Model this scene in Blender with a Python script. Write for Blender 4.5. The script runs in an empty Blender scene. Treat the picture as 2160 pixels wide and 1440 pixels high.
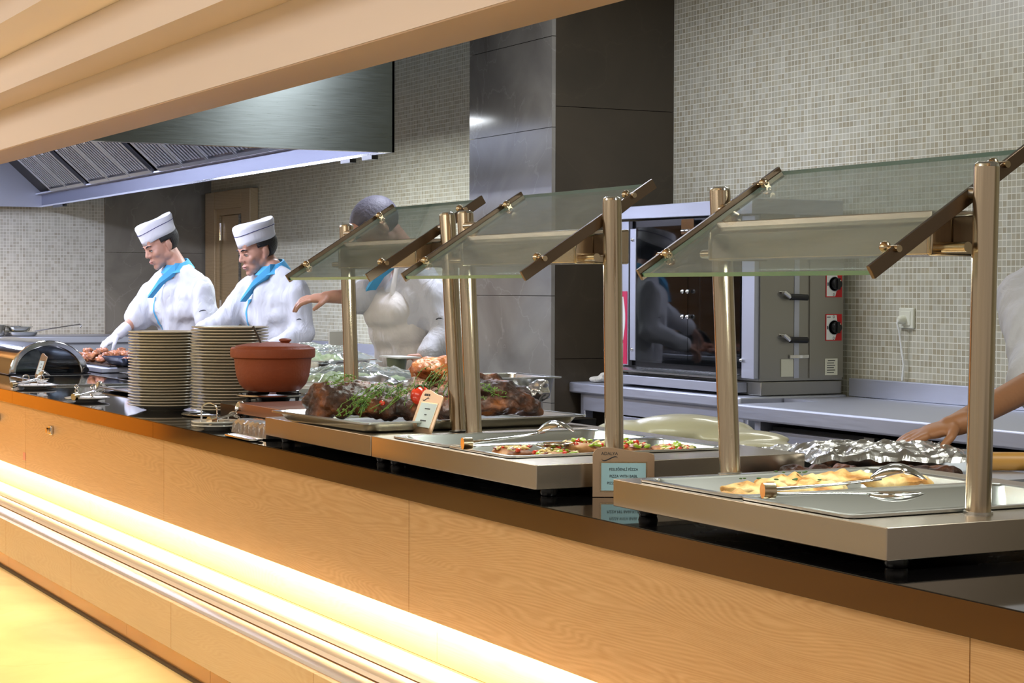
import bpy, bmesh, math, random
import numpy as np
from mathutils import Vector, Matrix, Euler, noise

random.seed(7)
PI = math.pi
scn = bpy.context.scene
COL = scn.collection

# ------------------------------------------------------------------ camera
FPX = 4000.0
cam_d = bpy.data.cameras.new('camera')
cam_d.sensor_width = 36.0
cam_d.lens = FPX * 36.0 / 2160.0
cam_d.clip_start = 0.05
cam_d.clip_end = 100
cam = bpy.data.objects.new('camera', cam_d)
COL.objects.link(cam)
CF = Vector((-0.88869949, 0.45768024, -0.02723989))
CR = Vector((0.4577703, 0.88906475, 0.00319881))
CU = Vector((-0.02568206, 0.00962683, 0.99962381))
M = Matrix.Identity(4)
for i in range(3):
    M[i][0] = CR[i]; M[i][1] = CU[i]; M[i][2] = -CF[i]
M[2][3] = 1.33
cam.matrix_world = M
scn.camera = cam

# ------------------------------------------------------------------ world / exposure
w = bpy.data.worlds.new('world'); scn.world = w; w.use_nodes = True
w.node_tree.nodes['Background'].inputs[0].default_value = (0.80, 0.70, 0.60, 1)
w.node_tree.nodes['Background'].inputs[1].default_value = 0.55
vs = scn.view_settings
vs.view_transform = 'Standard'; vs.look = 'None'; vs.gamma = 1.0; vs.use_curve_mapping = False
vs.exposure = 0.0

# ------------------------------------------------------------------ lights
def area(name, loc, size, energy, color, rot=(0, 0, 0), spread=None):
    d = bpy.data.lights.new(name, 'AREA'); d.shape = 'RECTANGLE'
    d.size, d.size_y = size; d.energy = energy; d.color = color
    if spread: d.spread = spread
    o = bpy.data.objects.new(name, d); o.location = loc; o.rotation_euler = rot
    COL.objects.link(o); return o

COOL = (0.72, 0.77, 1.0); NEUT = (0.97, 0.98, 0.90); WARM = (1.0, 0.92, 0.83)
# kitchen ceiling panels and one added low fill
area('kitchen_light', (-1.6, 2.7, 2.6), (1.2, 0.5), 30, NEUT, (0.5, 0, 0))
area('kitchen_light', (-5.2, 3.95, 2.9), (1.3, 0.3), 12, NEUT)
area('kitchen_light', (-10.6, 3.9, 2.3), (1.8, 0.4), 62, (0.9, 0.95, 1.0))  # unseen fill hung behind the hood to brighten the wall
area('kitchen_light', (-6.9, 3.45, 2.9), (0.8, 0.4), 58, (0.80, 0.84, 1.0))
# lamps inside the hood, along its front wall
for lx in (-8.9, -10.6, -12.4, -13.9):
    area('hood_light', (lx, 2.22, 2.24), (1.0, 0.12), 37, COOL, (0.35, 0, 0))
# light bars of the sneeze guards
for xa, xb in ((-4.72, -4.14), (-3.96, -3.40), (-2.90, -2.28)):
    area('guard_light', ((xa + xb) / 2, 1.955, 1.381), (xb - xa - 0.08, 0.05), 3.0, (0.90, 1.0, 0.93))
# warm dining room downlights (big soft ceiling bays on the guests' side)
area('dining_light', (-3.0, -0.9, 2.6), (3.5, 1.6), 64, WARM, (0.55, 0, 0))
area('dining_light', (-9.0, -0.9, 2.6), (5.0, 1.6), 112, WARM, (0.55, 0, 0))
area('dining_light', (-13.5, 0.3, 2.1), (1.2, 1.2), 150, (1.0, 0.62, 0.25), (0, 0.9, 0))  # added lamp, lights the amber wall for its reflection
# warm led strips under the counter lip and under the tray rail
area('lip_led', (-7.0, 1.712, 0.617), (15.6, 0.02), 54, (1.0, 0.82, 0.46))
area('rail_led', (-7.0, 1.56, 0.45), (15.6, 0.04), 75, (1.0, 0.82, 0.5))

# ------------------------------------------------------------------ materials
def new_mat(name):
    m = bpy.data.materials.new(name); m.use_nodes = True
    nt = m.node_tree; b = nt.nodes['Principled BSDF']
    return m, nt, b
def N(nt, typ, **kw):
    n = nt.nodes.new(typ)
    for k, v in kw.items(): setattr(n, k, v)
    return n
def s2l(c):
    return tuple((x / 255 / 12.92 if x / 255 <= 0.04045 else ((x / 255 + 0.055) / 1.055) ** 2.4) for x in c) + (1,)
def simple(name, rgb, rough=0.5, metal=0.0, bump=0.0, bscale=60, var=0.0, vscale=8, coat=0, spec=None, trans=0, sheen=0):
    m, nt, b = new_mat(name)
    c = s2l(rgb)
    b.inputs['Base Color'].default_value = c
    b.inputs['Roughness'].default_value = rough
    b.inputs['Metallic'].default_value = metal
    if coat: b.inputs['Coat Weight'].default_value = coat
    if spec is not None: b.inputs['Specular IOR Level'].default_value = spec
    if trans: b.inputs['Transmission Weight'].default_value = trans
    if sheen: b.inputs['Sheen Weight'].default_value = sheen
    tc = N(nt, 'ShaderNodeTexCoord')
    if var:
        n = N(nt, 'ShaderNodeTexNoise'); n.inputs['Scale'].default_value = vscale; n.inputs['Detail'].default_value = 5
        nt.links.new(tc.outputs['Object'], n.inputs['Vector'])
        mx = N(nt, 'ShaderNodeMix', data_type='RGBA')
        mx.inputs[6].default_value = tuple(x * (1 - var) for x in c[:3]) + (1,)
        mx.inputs[7].default_value = tuple(min(1, x * (1 + var)) for x in c[:3]) + (1,)
        nt.links.new(n.outputs['Fac'], mx.inputs[0]); nt.links.new(mx.outputs[2], b.inputs['Base Color'])
    if bump:
        n2 = N(nt, 'ShaderNodeTexNoise'); n2.inputs['Scale'].default_value = bscale; n2.inputs['Detail'].default_value = 4
        nt.links.new(tc.outputs['Object'], n2.inputs['Vector'])
        bp = N(nt, 'ShaderNodeBump'); bp.inputs['Strength'].default_value = bump; bp.inputs['Distance'].default_value = 0.01
        nt.links.new(n2.outputs['Fac'], bp.inputs['Height']); nt.links.new(bp.outputs[0], b.inputs['Normal'])
    return m
def steel(name, rgb=(200, 200, 196), rough=0.28, stretch=(2, 2, 160), streak=0.10, aniso=0.0):
    """brushed stainless steel: stretched noise drives roughness, tint and a faint bump"""
    m, nt, b = new_mat(name)
    b.inputs['Metallic'].default_value = 1.0
    tc = N(nt, 'ShaderNodeTexCoord'); mp = N(nt, 'ShaderNodeMapping'); mp.inputs['Scale'].default_value = stretch
    nt.links.new(tc.outputs['Object'], mp.inputs['Vector'])
    n = N(nt, 'ShaderNodeTexNoise'); n.inputs['Scale'].default_value = 3; n.inputs['Detail'].default_value = 6
    nt.links.new(mp.outputs[0], n.inputs['Vector'])
    c = s2l(rgb)
    mx = N(nt, 'ShaderNodeMix', data_type='RGBA')
    mx.inputs[6].default_value = tuple(x * (1 - streak) for x in c[:3]) + (1,); mx.inputs[7].default_value = c
    nt.links.new(n.outputs['Fac'], mx.inputs[0]); nt.links.new(mx.outputs[2], b.inputs['Base Color'])
    mr = N(nt, 'ShaderNodeMapRange'); mr.inputs[3].default_value = rough * 0.75; mr.inputs[4].default_value = rough * 1.3
    nt.links.new(n.outputs['Fac'], mr.inputs[0]); nt.links.new(mr.outputs[0], b.inputs['Roughness'])
    bp = N(nt, 'ShaderNodeBump'); bp.inputs['Strength'].default_value = 0.02 if streak > 0.05 else 0.0; bp.inputs['Distance'].default_value = 0.002
    nt.links.new(n.outputs['Fac'], bp.inputs['Height']); nt.links.new(bp.outputs[0], b.inputs['Normal'])
    if aniso:
        b.inputs['Anisotropic'].default_value = aniso; b.inputs['Anisotropic Rotation'].default_value = 0.25
        tg = N(nt, 'ShaderNodeTangent', direction_type='RADIAL', axis='Z'); nt.links.new(tg.outputs[0], b.inputs['Tangent'])
    return m
def mosaic(name, axis, cols, grout, rough=0.35):
    """square 25 mm mosaic; axis = world axis running along the wall"""
    m, nt, b = new_mat(name)
    g = N(nt, 'ShaderNodeNewGeometry'); sp = N(nt, 'ShaderNodeSeparateXYZ'); nt.links.new(g.outputs['Position'], sp.inputs[0])
    cb = N(nt, 'ShaderNodeCombineXYZ')
    nt.links.new(sp.outputs[axis], cb.inputs[0]); nt.links.new(sp.outputs[2], cb.inputs[1])
    mul = N(nt, 'ShaderNodeVectorMath', operation='SCALE'); mul.inputs['Scale'].default_value = 40.0
    nt.links.new(cb.outputs[0], mul.inputs[0])
    fl = N(nt, 'ShaderNodeVectorMath', operation='FLOOR'); nt.links.new(mul.outputs[0], fl.inputs[0])
    fr = N(nt, 'ShaderNodeVectorMath', operation='FRACTION'); nt.links.new(mul.outputs[0], fr.inputs[0])
    wn = N(nt, 'ShaderNodeTexWhiteNoise', noise_dimensions='3D'); nt.links.new(fl.outputs[0], wn.inputs['Vector'])
    cr = N(nt, 'ShaderNodeValToRGB'); cr.color_ramp.interpolation = 'LINEAR'
    els = cr.color_ramp.elements
    while len(els) < len(cols): els.new(0.5)
    for i, c in enumerate(cols):
        els[i].position = i / (len(cols) - 1); els[i].color = s2l(c)
    nt.links.new(wn.outputs['Value'], cr.inputs[0])
    # patchy sheets of darker tiles
    nz = N(nt, 'ShaderNodeTexNoise'); nz.inputs['Scale'].default_value = 0.35; nt.links.new(fl.outputs[0], nz.inputs['Vector'])
    mr = N(nt, 'ShaderNodeMapRange'); mr.inputs[1].default_value = 0.3; mr.inputs[2].default_value = 0.7; mr.inputs[3].default_value = 0.86; mr.inputs[4].default_value = 1.06
    nt.links.new(nz.outputs['Fac'], mr.inputs[0])
    tint = N(nt, 'ShaderNodeVectorMath', operation='SCALE'); nt.links.new(cr.outputs[0], tint.inputs[0]); nt.links.new(mr.outputs[0], tint.inputs['Scale'])
    s2 = N(nt, 'ShaderNodeSeparateXYZ'); nt.links.new(fr.outputs[0], s2.inputs[0])
    def edge(o):
        a = N(nt, 'ShaderNodeMath', operation='SUBTRACT'); a.inputs[1].default_value = 0.5; nt.links.new(o, a.inputs[0])
        c = N(nt, 'ShaderNodeMath', operation='ABSOLUTE'); nt.links.new(a.outputs[0], c.inputs[0])
        d = N(nt, 'ShaderNodeMath', operation='GREATER_THAN'); d.inputs[1].default_value = 0.43; nt.links.new(c.outputs[0], d.inputs[0])
        return d.outputs[0]
    mxx = N(nt, 'ShaderNodeMath', operation='MAXIMUM'); nt.links.new(edge(s2.outputs[0]), mxx.inputs[0]); nt.links.new(edge(s2.outputs[1]), mxx.inputs[1])
    mx = N(nt, 'ShaderNodeMix', data_type='RGBA'); nt.links.new(mxx.outputs[0], mx.inputs[0]); nt.links.new(tint.outputs[0], mx.inputs[6]); mx.inputs[7].default_value = s2l(grout)
    nt.links.new(mx.outputs[2], b.inputs['Base Color'])
    b.inputs['Roughness'].default_value = rough
    inv = N(nt, 'ShaderNodeMath', operation='SUBTRACT'); inv.inputs[0].default_value = 1; nt.links.new(mxx.outputs[0], inv.inputs[1])
    bp = N(nt, 'ShaderNodeBump'); bp.inputs['Strength'].default_value = 0.3; bp.inputs['Distance'].default_value = 0.002
    nt.links.new(inv.outputs[0], bp.inputs['Height']); nt.links.new(bp.outputs[0], b.inputs['Normal'])
    return m
def marble(name, base, vein, rough=0.14, seams=None, scale=1.6):
    m, nt, b = new_mat(name)
    g = N(nt, 'ShaderNodeNewGeometry')
    n = N(nt, 'ShaderNodeTexNoise'); n.inputs['Scale'].default_value = scale; n.inputs['Detail'].default_value = 9; n.inputs['Distortion'].default_value = 1.2
    nt.links.new(g.outputs['Position'], n.inputs['Vector'])
    cr = N(nt, 'ShaderNodeValToRGB'); e = cr.color_ramp.elements
    e[0].position = 0.3; e[0].color = s2l(tuple(int(x * 0.82) for x in base)); e[1].position = 0.75; e[1].color = s2l(tuple(min(255, int(x * 1.12)) for x in base))
    nt.links.new(n.outputs['Fac'], cr.inputs[0])
    v = N(nt, 'ShaderNodeTexVoronoi', feature='DISTANCE_TO_EDGE'); v.inputs['Scale'].default_value = scale * 1.1
    mxv = N(nt, 'ShaderNodeVectorMath', operation='ADD'); nt.links.new(g.outputs['Position'], mxv.inputs[0])
    sc = N(nt, 'ShaderNodeVectorMath', operation='SCALE'); sc.inputs['Scale'].default_value = 0.8; nt.links.new(n.outputs['Color'], sc.inputs[0]); nt.links.new(sc.outputs[0], mxv.inputs[1])
    nt.links.new(mxv.outputs[0], v.inputs['Vector'])
    lt = N(nt, 'ShaderNodeMapRange'); lt.inputs[1].default_value = 0.0; lt.inputs[2].default_value = 0.012; lt.inputs[3].default_value = 0.16; lt.inputs[4].default_value = 0
    nt.links.new(v.outputs['Distance'], lt.inputs[0])
    mx = N(nt, 'ShaderNodeMix', data_type='RGBA'); nt.links.new(lt.outputs[0], mx.inputs[0]); nt.links.new(cr.outputs[0], mx.inputs[6]); mx.inputs[7].default_value = s2l(vein)
    nt.links.new(mx.outputs[2], b.inputs['Base Color']); b.inputs['Roughness'].default_value = rough
    return m
def oak(name, a, bcol, rough=0.35, scale=1.0, coat=0.3):
    """limed oak veneer, grain along world X with wavy cathedrals"""
    m, nt, b = new_mat(name)
    g = N(nt, 'ShaderNodeNewGeometry'); mp = N(nt, 'ShaderNodeMapping'); mp.inputs['Scale'].default_value = (0.55 * scale, 3 * scale, 5.0 * scale)
    mp.inputs['Rotation'].default_value = (0, 0.06, 0)
    nt.links.new(g.outputs['Position'], mp.inputs['Vector'])
    n = N(nt, 'ShaderNodeTexNoise'); n.inputs['Scale'].default_value = 1.1; n.inputs['Detail'].default_value = 2.5
    nt.links.new(mp.outputs[0], n.inputs['Vector'])
    sp = N(nt, 'ShaderNodeSeparateXYZ'); nt.links.new(g.outputs['Position'], sp.inputs[0])
    cmb = N(nt, 'ShaderNodeMath', operation='MULTIPLY_ADD'); cmb.inputs[1].default_value = 0.55; nt.links.new(n.outputs['Fac'], cmb.inputs[0]); nt.links.new(sp.outputs[2], cmb.inputs[2])
    ml = N(nt, 'ShaderNodeMath', operation='MULTIPLY'); ml.inputs[1].default_value = 900 * scale; nt.links.new(cmb.outputs[0], ml.inputs[0])
    sn = N(nt, 'ShaderNodeMath', operation='SINE'); nt.links.new(ml.outputs[0], sn.inputs[0])
    mp2 = N(nt, 'ShaderNodeMapping'); mp2.inputs['Scale'].default_value = (14, 60, 260); nt.links.new(g.outputs['Position'], mp2.inputs['Vector'])
    n2 = N(nt, 'ShaderNodeTexNoise'); n2.inputs['Scale'].default_value = 1; n2.inputs['Detail'].default_value = 6; nt.links.new(mp2.outputs[0], n2.inputs['Vector'])
    f = N(nt, 'ShaderNodeMath', operation='MULTIPLY_ADD'); f.inputs[1].default_value = 0.17; f.inputs[2].default_value = 0.45; nt.links.new(sn.outputs[0], f.inputs[0])
    f2 = N(nt, 'ShaderNodeMath', operation='MULTIPLY_ADD'); f2.inputs[1].default_value = 0.9; nt.links.new(n2.outputs['Fac'], f2.inputs[0])
    sub = N(nt, 'ShaderNodeMath', operation='SUBTRACT'); sub.inputs[1].default_value = 0.55; nt.links.new(f.outputs[0], sub.inputs[0]); nt.links.new(sub.outputs[0], f2.inputs[2])
    mx = N(nt, 'ShaderNodeMix', data_type='RGBA'); nt.links.new(f2.outputs[0], mx.inputs[0]); mx.inputs[6].default_value = s2l(a); mx.inputs[7].default_value = s2l(bcol)
    # slow colour drift between boards
    n3 = N(nt, 'ShaderNodeTexNoise'); n3.inputs['Scale'].default_value = 0.9; mp3 = N(nt, 'ShaderNodeMapping'); mp3.inputs['Scale'].default_value = (0.8, 1, 6)
    nt.links.new(g.outputs['Position'], mp3.inputs['Vector']); nt.links.new(mp3.outputs[0], n3.inputs['Vector'])
    mr = N(nt, 'ShaderNodeMapRange'); mr.inputs[1].default_value = 0.3; mr.inputs[2].default_value = 0.7; mr.inputs[3].default_value = 0.90; mr.inputs[4].default_value = 1.05
    nt.links.new(n3.outputs['Fac'], mr.inputs[0])
    ti = N(nt, 'ShaderNodeVectorMath', operation='SCALE'); nt.links.new(mx.outputs[2], ti.inputs[0]); nt.links.new(mr.outputs[0], ti.inputs['Scale'])
    nt.links.new(ti.outputs[0], b.inputs['Base Color'])
    b.inputs['Roughness'].default_value = rough; b.inputs['Coat Weight'].default_value = coat; b.inputs['Coat Roughness'].default_value = 0.25
    return m
def ramp_food(name, stops, scale=12, rough=0.4, bump=0.4, bscale=40, coat=0.0, detail=6, vec=(1, 1, 1)):
    m, nt, b = new_mat(name)
    tc = N(nt, 'ShaderNodeTexCoord'); mp = N(nt, 'ShaderNodeMapping'); mp.inputs['Scale'].default_value = vec
    nt.links.new(tc.outputs['Object'], mp.inputs['Vector'])
    n = N(nt, 'ShaderNodeTexNoise'); n.inputs['Scale'].default_value = scale; n.inputs['Detail'].default_value = detail
    nt.links.new(mp.outputs[0], n.inputs['Vector'])
    cr = N(nt, 'ShaderNodeValToRGB'); e = cr.color_ramp.elements
    while len(e) < len(stops): e.new(0.5)
    for i, (p, c) in enumerate(stops): e[i].position = p; e[i].color = s2l(c)
    nt.links.new(n.outputs['Fac'], cr.inputs[0]); nt.links.new(cr.outputs[0], b.inputs['Base Color'])
    b.inputs['Roughness'].default_value = rough
    if coat: b.inputs['Coat Weight'].default_value = coat; b.inputs['Coat Roughness'].default_value = 0.15
    if bump:
        n2 = N(nt, 'ShaderNodeTexNoise'); n2.inputs['Scale'].default_value = bscale; n2.inputs['Detail'].default_value = 5
        nt.links.new(tc.outputs['Object'], n2.inputs['Vector'])
        bp = N(nt, 'ShaderNodeBump'); bp.inputs['Strength'].default_value = bump; bp.inputs['Distance'].default_value = 0.006
        nt.links.new(n2.outputs['Fac'], bp.inputs['Height']); nt.links.new(bp.outputs[0], b.inputs['Normal'])
    return m
def pane(name, tint, milky=0.1, refl=1.0, milkycol=(190, 205, 200), edge=None):
    """thin clear pane: transparent + fresnel gloss + a trace of wiping haze"""
    m, nt, b = new_mat(name); nt.nodes.remove(b)
    out = nt.nodes['Material Output']
    tr = N(nt, 'ShaderNodeBsdfTransparent'); tr.inputs[0].default_value = tint
    gl = N(nt, 'ShaderNodeBsdfGlossy'); gl.inputs['Roughness'].default_value = 0.03; gl.inputs['Color'].default_value = (refl, refl, refl, 1)
    lw = N(nt, 'ShaderNodeLayerWeight'); lw.inputs[0].default_value = 0.5; pw = N(nt, 'ShaderNodeMath', operation='POWER'); pw.inputs[1].default_value = 4.0; nt.links.new(lw.outputs['Facing'], pw.inputs[0]); fz = N(nt, 'ShaderNodeMath', operation='MULTIPLY_ADD'); fz.inputs[1].default_value = 0.92; fz.inputs[2].default_value = 0.04; nt.links.new(pw.outputs[0], fz.inputs[0])
    mx = N(nt, 'ShaderNodeMixShader'); nt.links.new(fz.outputs[0], mx.inputs[0]); nt.links.new(tr.outputs[0], mx.inputs[1]); nt.links.new(gl.outputs[0], mx.inputs[2])
    df = N(nt, 'ShaderNodeBsdfDiffuse'); df.inputs[0].default_value = s2l(milkycol)
    tc = N(nt, 'ShaderNodeTexCoord'); mp = N(nt, 'ShaderNodeMapping'); mp.inputs['Scale'].default_value = (2, 12, 12); mp.inputs['Rotation'].default_value = (0, 0, 0.5)
    nt.links.new(tc.outputs['Object'], mp.inputs['Vector'])
    n = N(nt, 'ShaderNodeTexNoise'); n.inputs['Scale'].default_value = 3; n.inputs['Detail'].default_value = 6; nt.links.new(mp.outputs[0], n.inputs['Vector'])
    mr = N(nt, 'ShaderNodeMapRange'); mr.inputs[1].default_value = 0.35; mr.inputs[2].default_value = 0.75; mr.inputs[3].default_value = milky * 0.5; mr.inputs[4].default_value = milky * 1.6
    nt.links.new(n.outputs['Fac'], mr.inputs[0])
    m2 = N(nt, 'ShaderNodeMixShader'); nt.links.new(mr.outputs[0], m2.inputs[0]); nt.links.new(mx.outputs[0], m2.inputs[1]); nt.links.new(df.outputs[0], m2.inputs[2])
    nt.links.new(m2.outputs[0], out.inputs[0])
    return m
def cloth(name, rgb, bump=0.5, bscale=9, rough=0.8):
    m, nt, b = new_mat(name)
    b.inputs['Base Color'].default_value = s2l(rgb); b.inputs['Roughness'].default_value = rough
    tc = N(nt, 'ShaderNodeTexCoord'); mp = N(nt, 'ShaderNodeMapping'); mp.inputs['Scale'].default_value = (1.5, 1.5, 0.7); nt.links.new(tc.outputs['Object'], mp.inputs['Vector'])
    n = N(nt, 'ShaderNodeTexNoise'); n.inputs['Scale'].default_value = bscale; n.inputs['Detail'].default_value = 3; n.inputs['Distortion'].default_value = 1.5
    nt.links.new(mp.outputs[0], n.inputs['Vector'])
    bp = N(nt, 'ShaderNodeBump'); bp.inputs['Strength'].default_value = bump; bp.inputs['Distance'].default_value = 0.03
    nt.links.new(n.outputs['Fac'], bp.inputs['Height']); nt.links.new(bp.outputs[0], b.inputs['Normal'])
    return m

MT = {}
MT['steel'] = steel('brushed_steel', (196, 196, 192), 0.27)
MT['steelx'] = simple('satin_steel_stand', (192, 180, 164), 0.27, 1.0, var=0.04, vscale=5)
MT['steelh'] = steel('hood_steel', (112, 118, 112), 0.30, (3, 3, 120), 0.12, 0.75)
MT['hoodin'] = steel('hood_inner_steel', (112, 116, 134), 0.42, (100, 3, 100), 0.1)
MT['baffle'] = simple('baffle_steel', (190, 192, 200), 0.3, 1.0)
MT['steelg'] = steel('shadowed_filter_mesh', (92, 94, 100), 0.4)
MT['steeld'] = steel('oven_steel', (160, 158, 150), 0.38, (120, 3, 120), 0.06)
MT['steelt'] = steel('table_steel', (198, 202, 214), 0.5, (3, 100, 100), 0.12)
MT['pole'] = steel('satin_steel_pole', (205, 188, 162), 0.2, (120, 120, 2), 0.22)
MT['chrome'] = simple('chrome', (225, 225, 225), 0.08, 1.0)
MT['bar'] = steel('dark_satin_bar', (118, 102, 86), 0.33, (60, 3, 3), 0.1)
MT['brass'] = simple('pale_brass_clamp', (200, 182, 152), 0.2, 1.0)
MT['pan'] = simple('polished_pan_steel', (220, 222, 218), 0.22, 1.0)
MT['black_stone'] = simple('black_granite', (14, 13, 14), 0.045, 0.0, spec=0.8)
MT['black'] = simple('black_plastic', (16, 16, 18), 0.3)
MT['blackm'] = simple('black_enamel', (20, 20, 24), 0.25)
MT['oak'] = oak('limed_oak', (192, 150, 100), (220, 184, 136))
MT['oakl'] = oak('pale_oak', (238, 196, 142), (250, 216, 168))  # oak lightened: strip and floor glow put into the colour
MT['doorw'] = oak('beige_door_wood', (150, 128, 92), (176, 154, 116), scale=0.4)
MT['cream'] = simple('cream_paint', (230, 216, 208), 0.55)
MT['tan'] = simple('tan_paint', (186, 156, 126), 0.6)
MT['pinkc'] = simple('dusky_cream_paint', (200, 182, 168), 0.6)
MT['ceil'] = simple('white_ceiling', (205, 205, 196), 0.8)
MT['mos_x'] = mosaic('beige_mosaic_back', 0, [(158, 150, 124), (166, 160, 136), (172, 168, 146), (178, 175, 156), (160, 154, 130)], (208, 206, 188))
MT['mos_y'] = mosaic('beige_mosaic_end', 1, [(166, 164, 150), (176, 175, 161), (182, 182, 169), (186, 186, 175), (160, 156, 140)], (208, 208, 198))
MT['marb'] = marble('grey_brown_marble', (122, 118, 108), (176, 172, 164))
MT['marbd'] = marble('dark_brown_marble', (56, 48, 35), (84, 74, 58), 0.4)
MT['floor'] = marble('polished_beige_floor', (248, 216, 160), (230, 190, 130), 0.16, scale=0.9)
MT['edge'] = simple('bronze_mirror_edge', (112, 80, 46), 0.08, 0.8)
MT['grout'] = simple('dark_gap', (60, 44, 30), 0.7)
MT['kfloor'] = simple('kitchen_floor_tile', (120, 112, 104), 0.4)
MT['kick'] = simple('bronze_kick_panel', (176, 128, 72), 0.22, 0.6, var=0.15, vscale=3)
MT['rail'] = simple('satin_aluminium_rail', (244, 234, 222), 0.35, 0.25)
MT['railg'] = simple('rail_groove', (196, 150, 112), 0.4, 0.3)
MT['glass'] = pane('sneeze_glass', (0.85, 0.89, 0.88, 1), 0.17, milkycol=(176, 190, 190))
MT['glassg'] = simple('green_glass_edge', (84, 138, 122), 0.12, 0.0)
MT['glasso'] = pane('oven_glass', (0.30, 0.33, 0.35, 1), 0.03, milkycol=(90, 95, 100))
MT['wrap'] = pane('plastic_wrap', (0.90, 0.92, 0.90, 1), 0.16, milkycol=(225, 235, 230))
MT['plate'] = simple('cream_porcelain', (226, 218, 200), 0.16, coat=0.5)
MT['platew'] = simple('white_porcelain', (225, 224, 218), 0.12, coat=0.5)
MT['terra'] = simple('terracotta', (154, 76, 44), 0.5, bump=0.15, bscale=120, var=0.08)
MT['skin'] = simple('skin', (196, 146, 122), 0.5, var=0.05, vscale=20)
MT['skinw'] = simple('tanned_skin', (168, 116, 78), 0.5, var=0.06, vscale=20)
MT['lip'] = simple('lips', (172, 112, 98), 0.5)
MT['white'] = cloth('white_cloth', (208, 210, 216), 0.4, 9)
MT['hatc'] = cloth('white_hat_cloth', (236, 236, 240), 0.15)
MT['apron'] = cloth('off_white_apron', (222, 218, 212), 0.45, 6)
MT['blue'] = cloth('sky_blue_cloth', (84, 176, 226), 0.1)
MT['navy'] = simple('navy_piping', (40, 44, 110), 0.7)
MT['darkc'] = simple('dark_trousers', (34, 36, 44), 0.9)
MT['shoe'] = simple('black_shoe', (18, 18, 18), 0.4)
MT['hair'] = simple('black_hair', (26, 22, 20), 0.55, bump=0.5, bscale=160)
MT['hairg'] = simple('grey_hair', (96, 94, 104), 0.6, bump=0.3, bscale=90, var=0.3, vscale=40)
MT['glove'] = simple('white_glove', (224, 226, 232), 0.4)
MT['roast'] = ramp_food('dark_roast_crust', [(0.28, (20, 9, 4)), (0.45, (54, 27, 12)), (0.58, (96, 52, 24)), (0.72, (150, 86, 40))], 18, 0.5, 1.0, 70, 0.0)
MT['roastg'] = ramp_food('golden_roast_skin', [(0.25, (60, 26, 10)), (0.45, (128, 62, 20)), (0.65, (176, 104, 42)), (0.8, (92, 40, 18))], 16, 0.4, 1.0, 50, 0.1, vec=(1, 1, 2.0))
MT['bread'] = ramp_food('flatbread_crust', [(0.34, (136, 80, 30)), (0.44, (192, 136, 68)), (0.54, (220, 184, 120)), (0.7, (230, 206, 154))], 15, 0.7, 0.9, 60)
MT['pbase'] = ramp_food('pizza_crust', [(0.3, (104, 54, 30)), (0.5, (160, 98, 56)), (0.7, (206, 156, 96))], 14, 0.6, 0.5, 40)
MT['cheese'] = ramp_food('melted_cheese', [(0.3, (222, 190, 110)), (0.6, (240, 224, 168))], 20, 0.4, 0.6, 60)
MT['tomato'] = simple('red_tomato', (208, 52, 26), 0.18, coat=0.6, var=0.1)
MT['pepper'] = simple('green_pepper', (150, 176, 44), 0.3, var=0.2, vscale=30)
MT['sausage'] = simple('brown_sausage', (128, 62, 44), 0.35)
MT['herb'] = simple('green_thyme', (98, 128, 46), 0.55, var=0.25, vscale=60)
MT['herbd'] = simple('dark_green_leaf', (52, 84, 30), 0.55, var=0.25, vscale=60)
MT['lettuce'] = ramp_food('shredded_lettuce', [(0.3, (120, 150, 84)), (0.5, (176, 196, 138)), (0.7, (214, 222, 184))], 30, 0.5, 0.9, 60)
MT['chick'] = ramp_food('grilled_chicken', [(0.3, (84, 40, 22)), (0.48, (168, 100, 60)), (0.7, (210, 152, 106))], 20, 0.35, 0.8, 50)
MT['foil'] = simple('aluminium_foil', (225, 224, 222), 0.24, 1.0, bump=0.35, bscale=18)
MT['dough'] = simple('pale_dough', (198, 192, 160), 0.35, coat=0.5, bump=0.15, bscale=14)
MT['pin'] = simple('turned_wood', (190, 140, 66), 0.4, var=0.08)
MT['fname'] = simple('brushed_bronze_frame', (196, 168, 140), 0.3, 0.7)
MT['card'] = simple('pale_card', (206, 224, 226), 0.5)
MT['cardb'] = simple('pale_blue_card', (160, 196, 204), 0.5)
MT['ink'] = simple('dark_ink', (40, 44, 50), 0.6)
MT['red'] = simple('red_enamel', (190, 24, 30), 0.35)
MT['redp'] = simple('raspberry_sticker', (198, 40, 84), 0.4)
MT['wht'] = simple('white_plastic', (222, 224, 218), 0.4)
MT['cream_pl'] = simple('cream_plastic', (204, 204, 184), 0.4)
MT['rag'] = cloth('beige_rag', (196, 192, 178), 0.6, 20)
MT['copper'] = steel('warm_steel_top', (176, 130, 104), 0.33, (3, 60, 60), 0.15)  # plain steel with its warm reflection put into the colour
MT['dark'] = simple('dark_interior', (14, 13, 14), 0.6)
MT['dkcloth'] = simple('dark_slate_pan', (70, 78, 100), 0.3, 0.6)
MT['green'] = simple('green_board', (30, 140, 96), 0.4)
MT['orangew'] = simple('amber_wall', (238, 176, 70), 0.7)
MT['brownw'] = simple('brown_wall', (84, 74, 66), 0.7)
MT['bottle'] = simple('clear_grey_tub', (120, 126, 100), 0.2)

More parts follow.
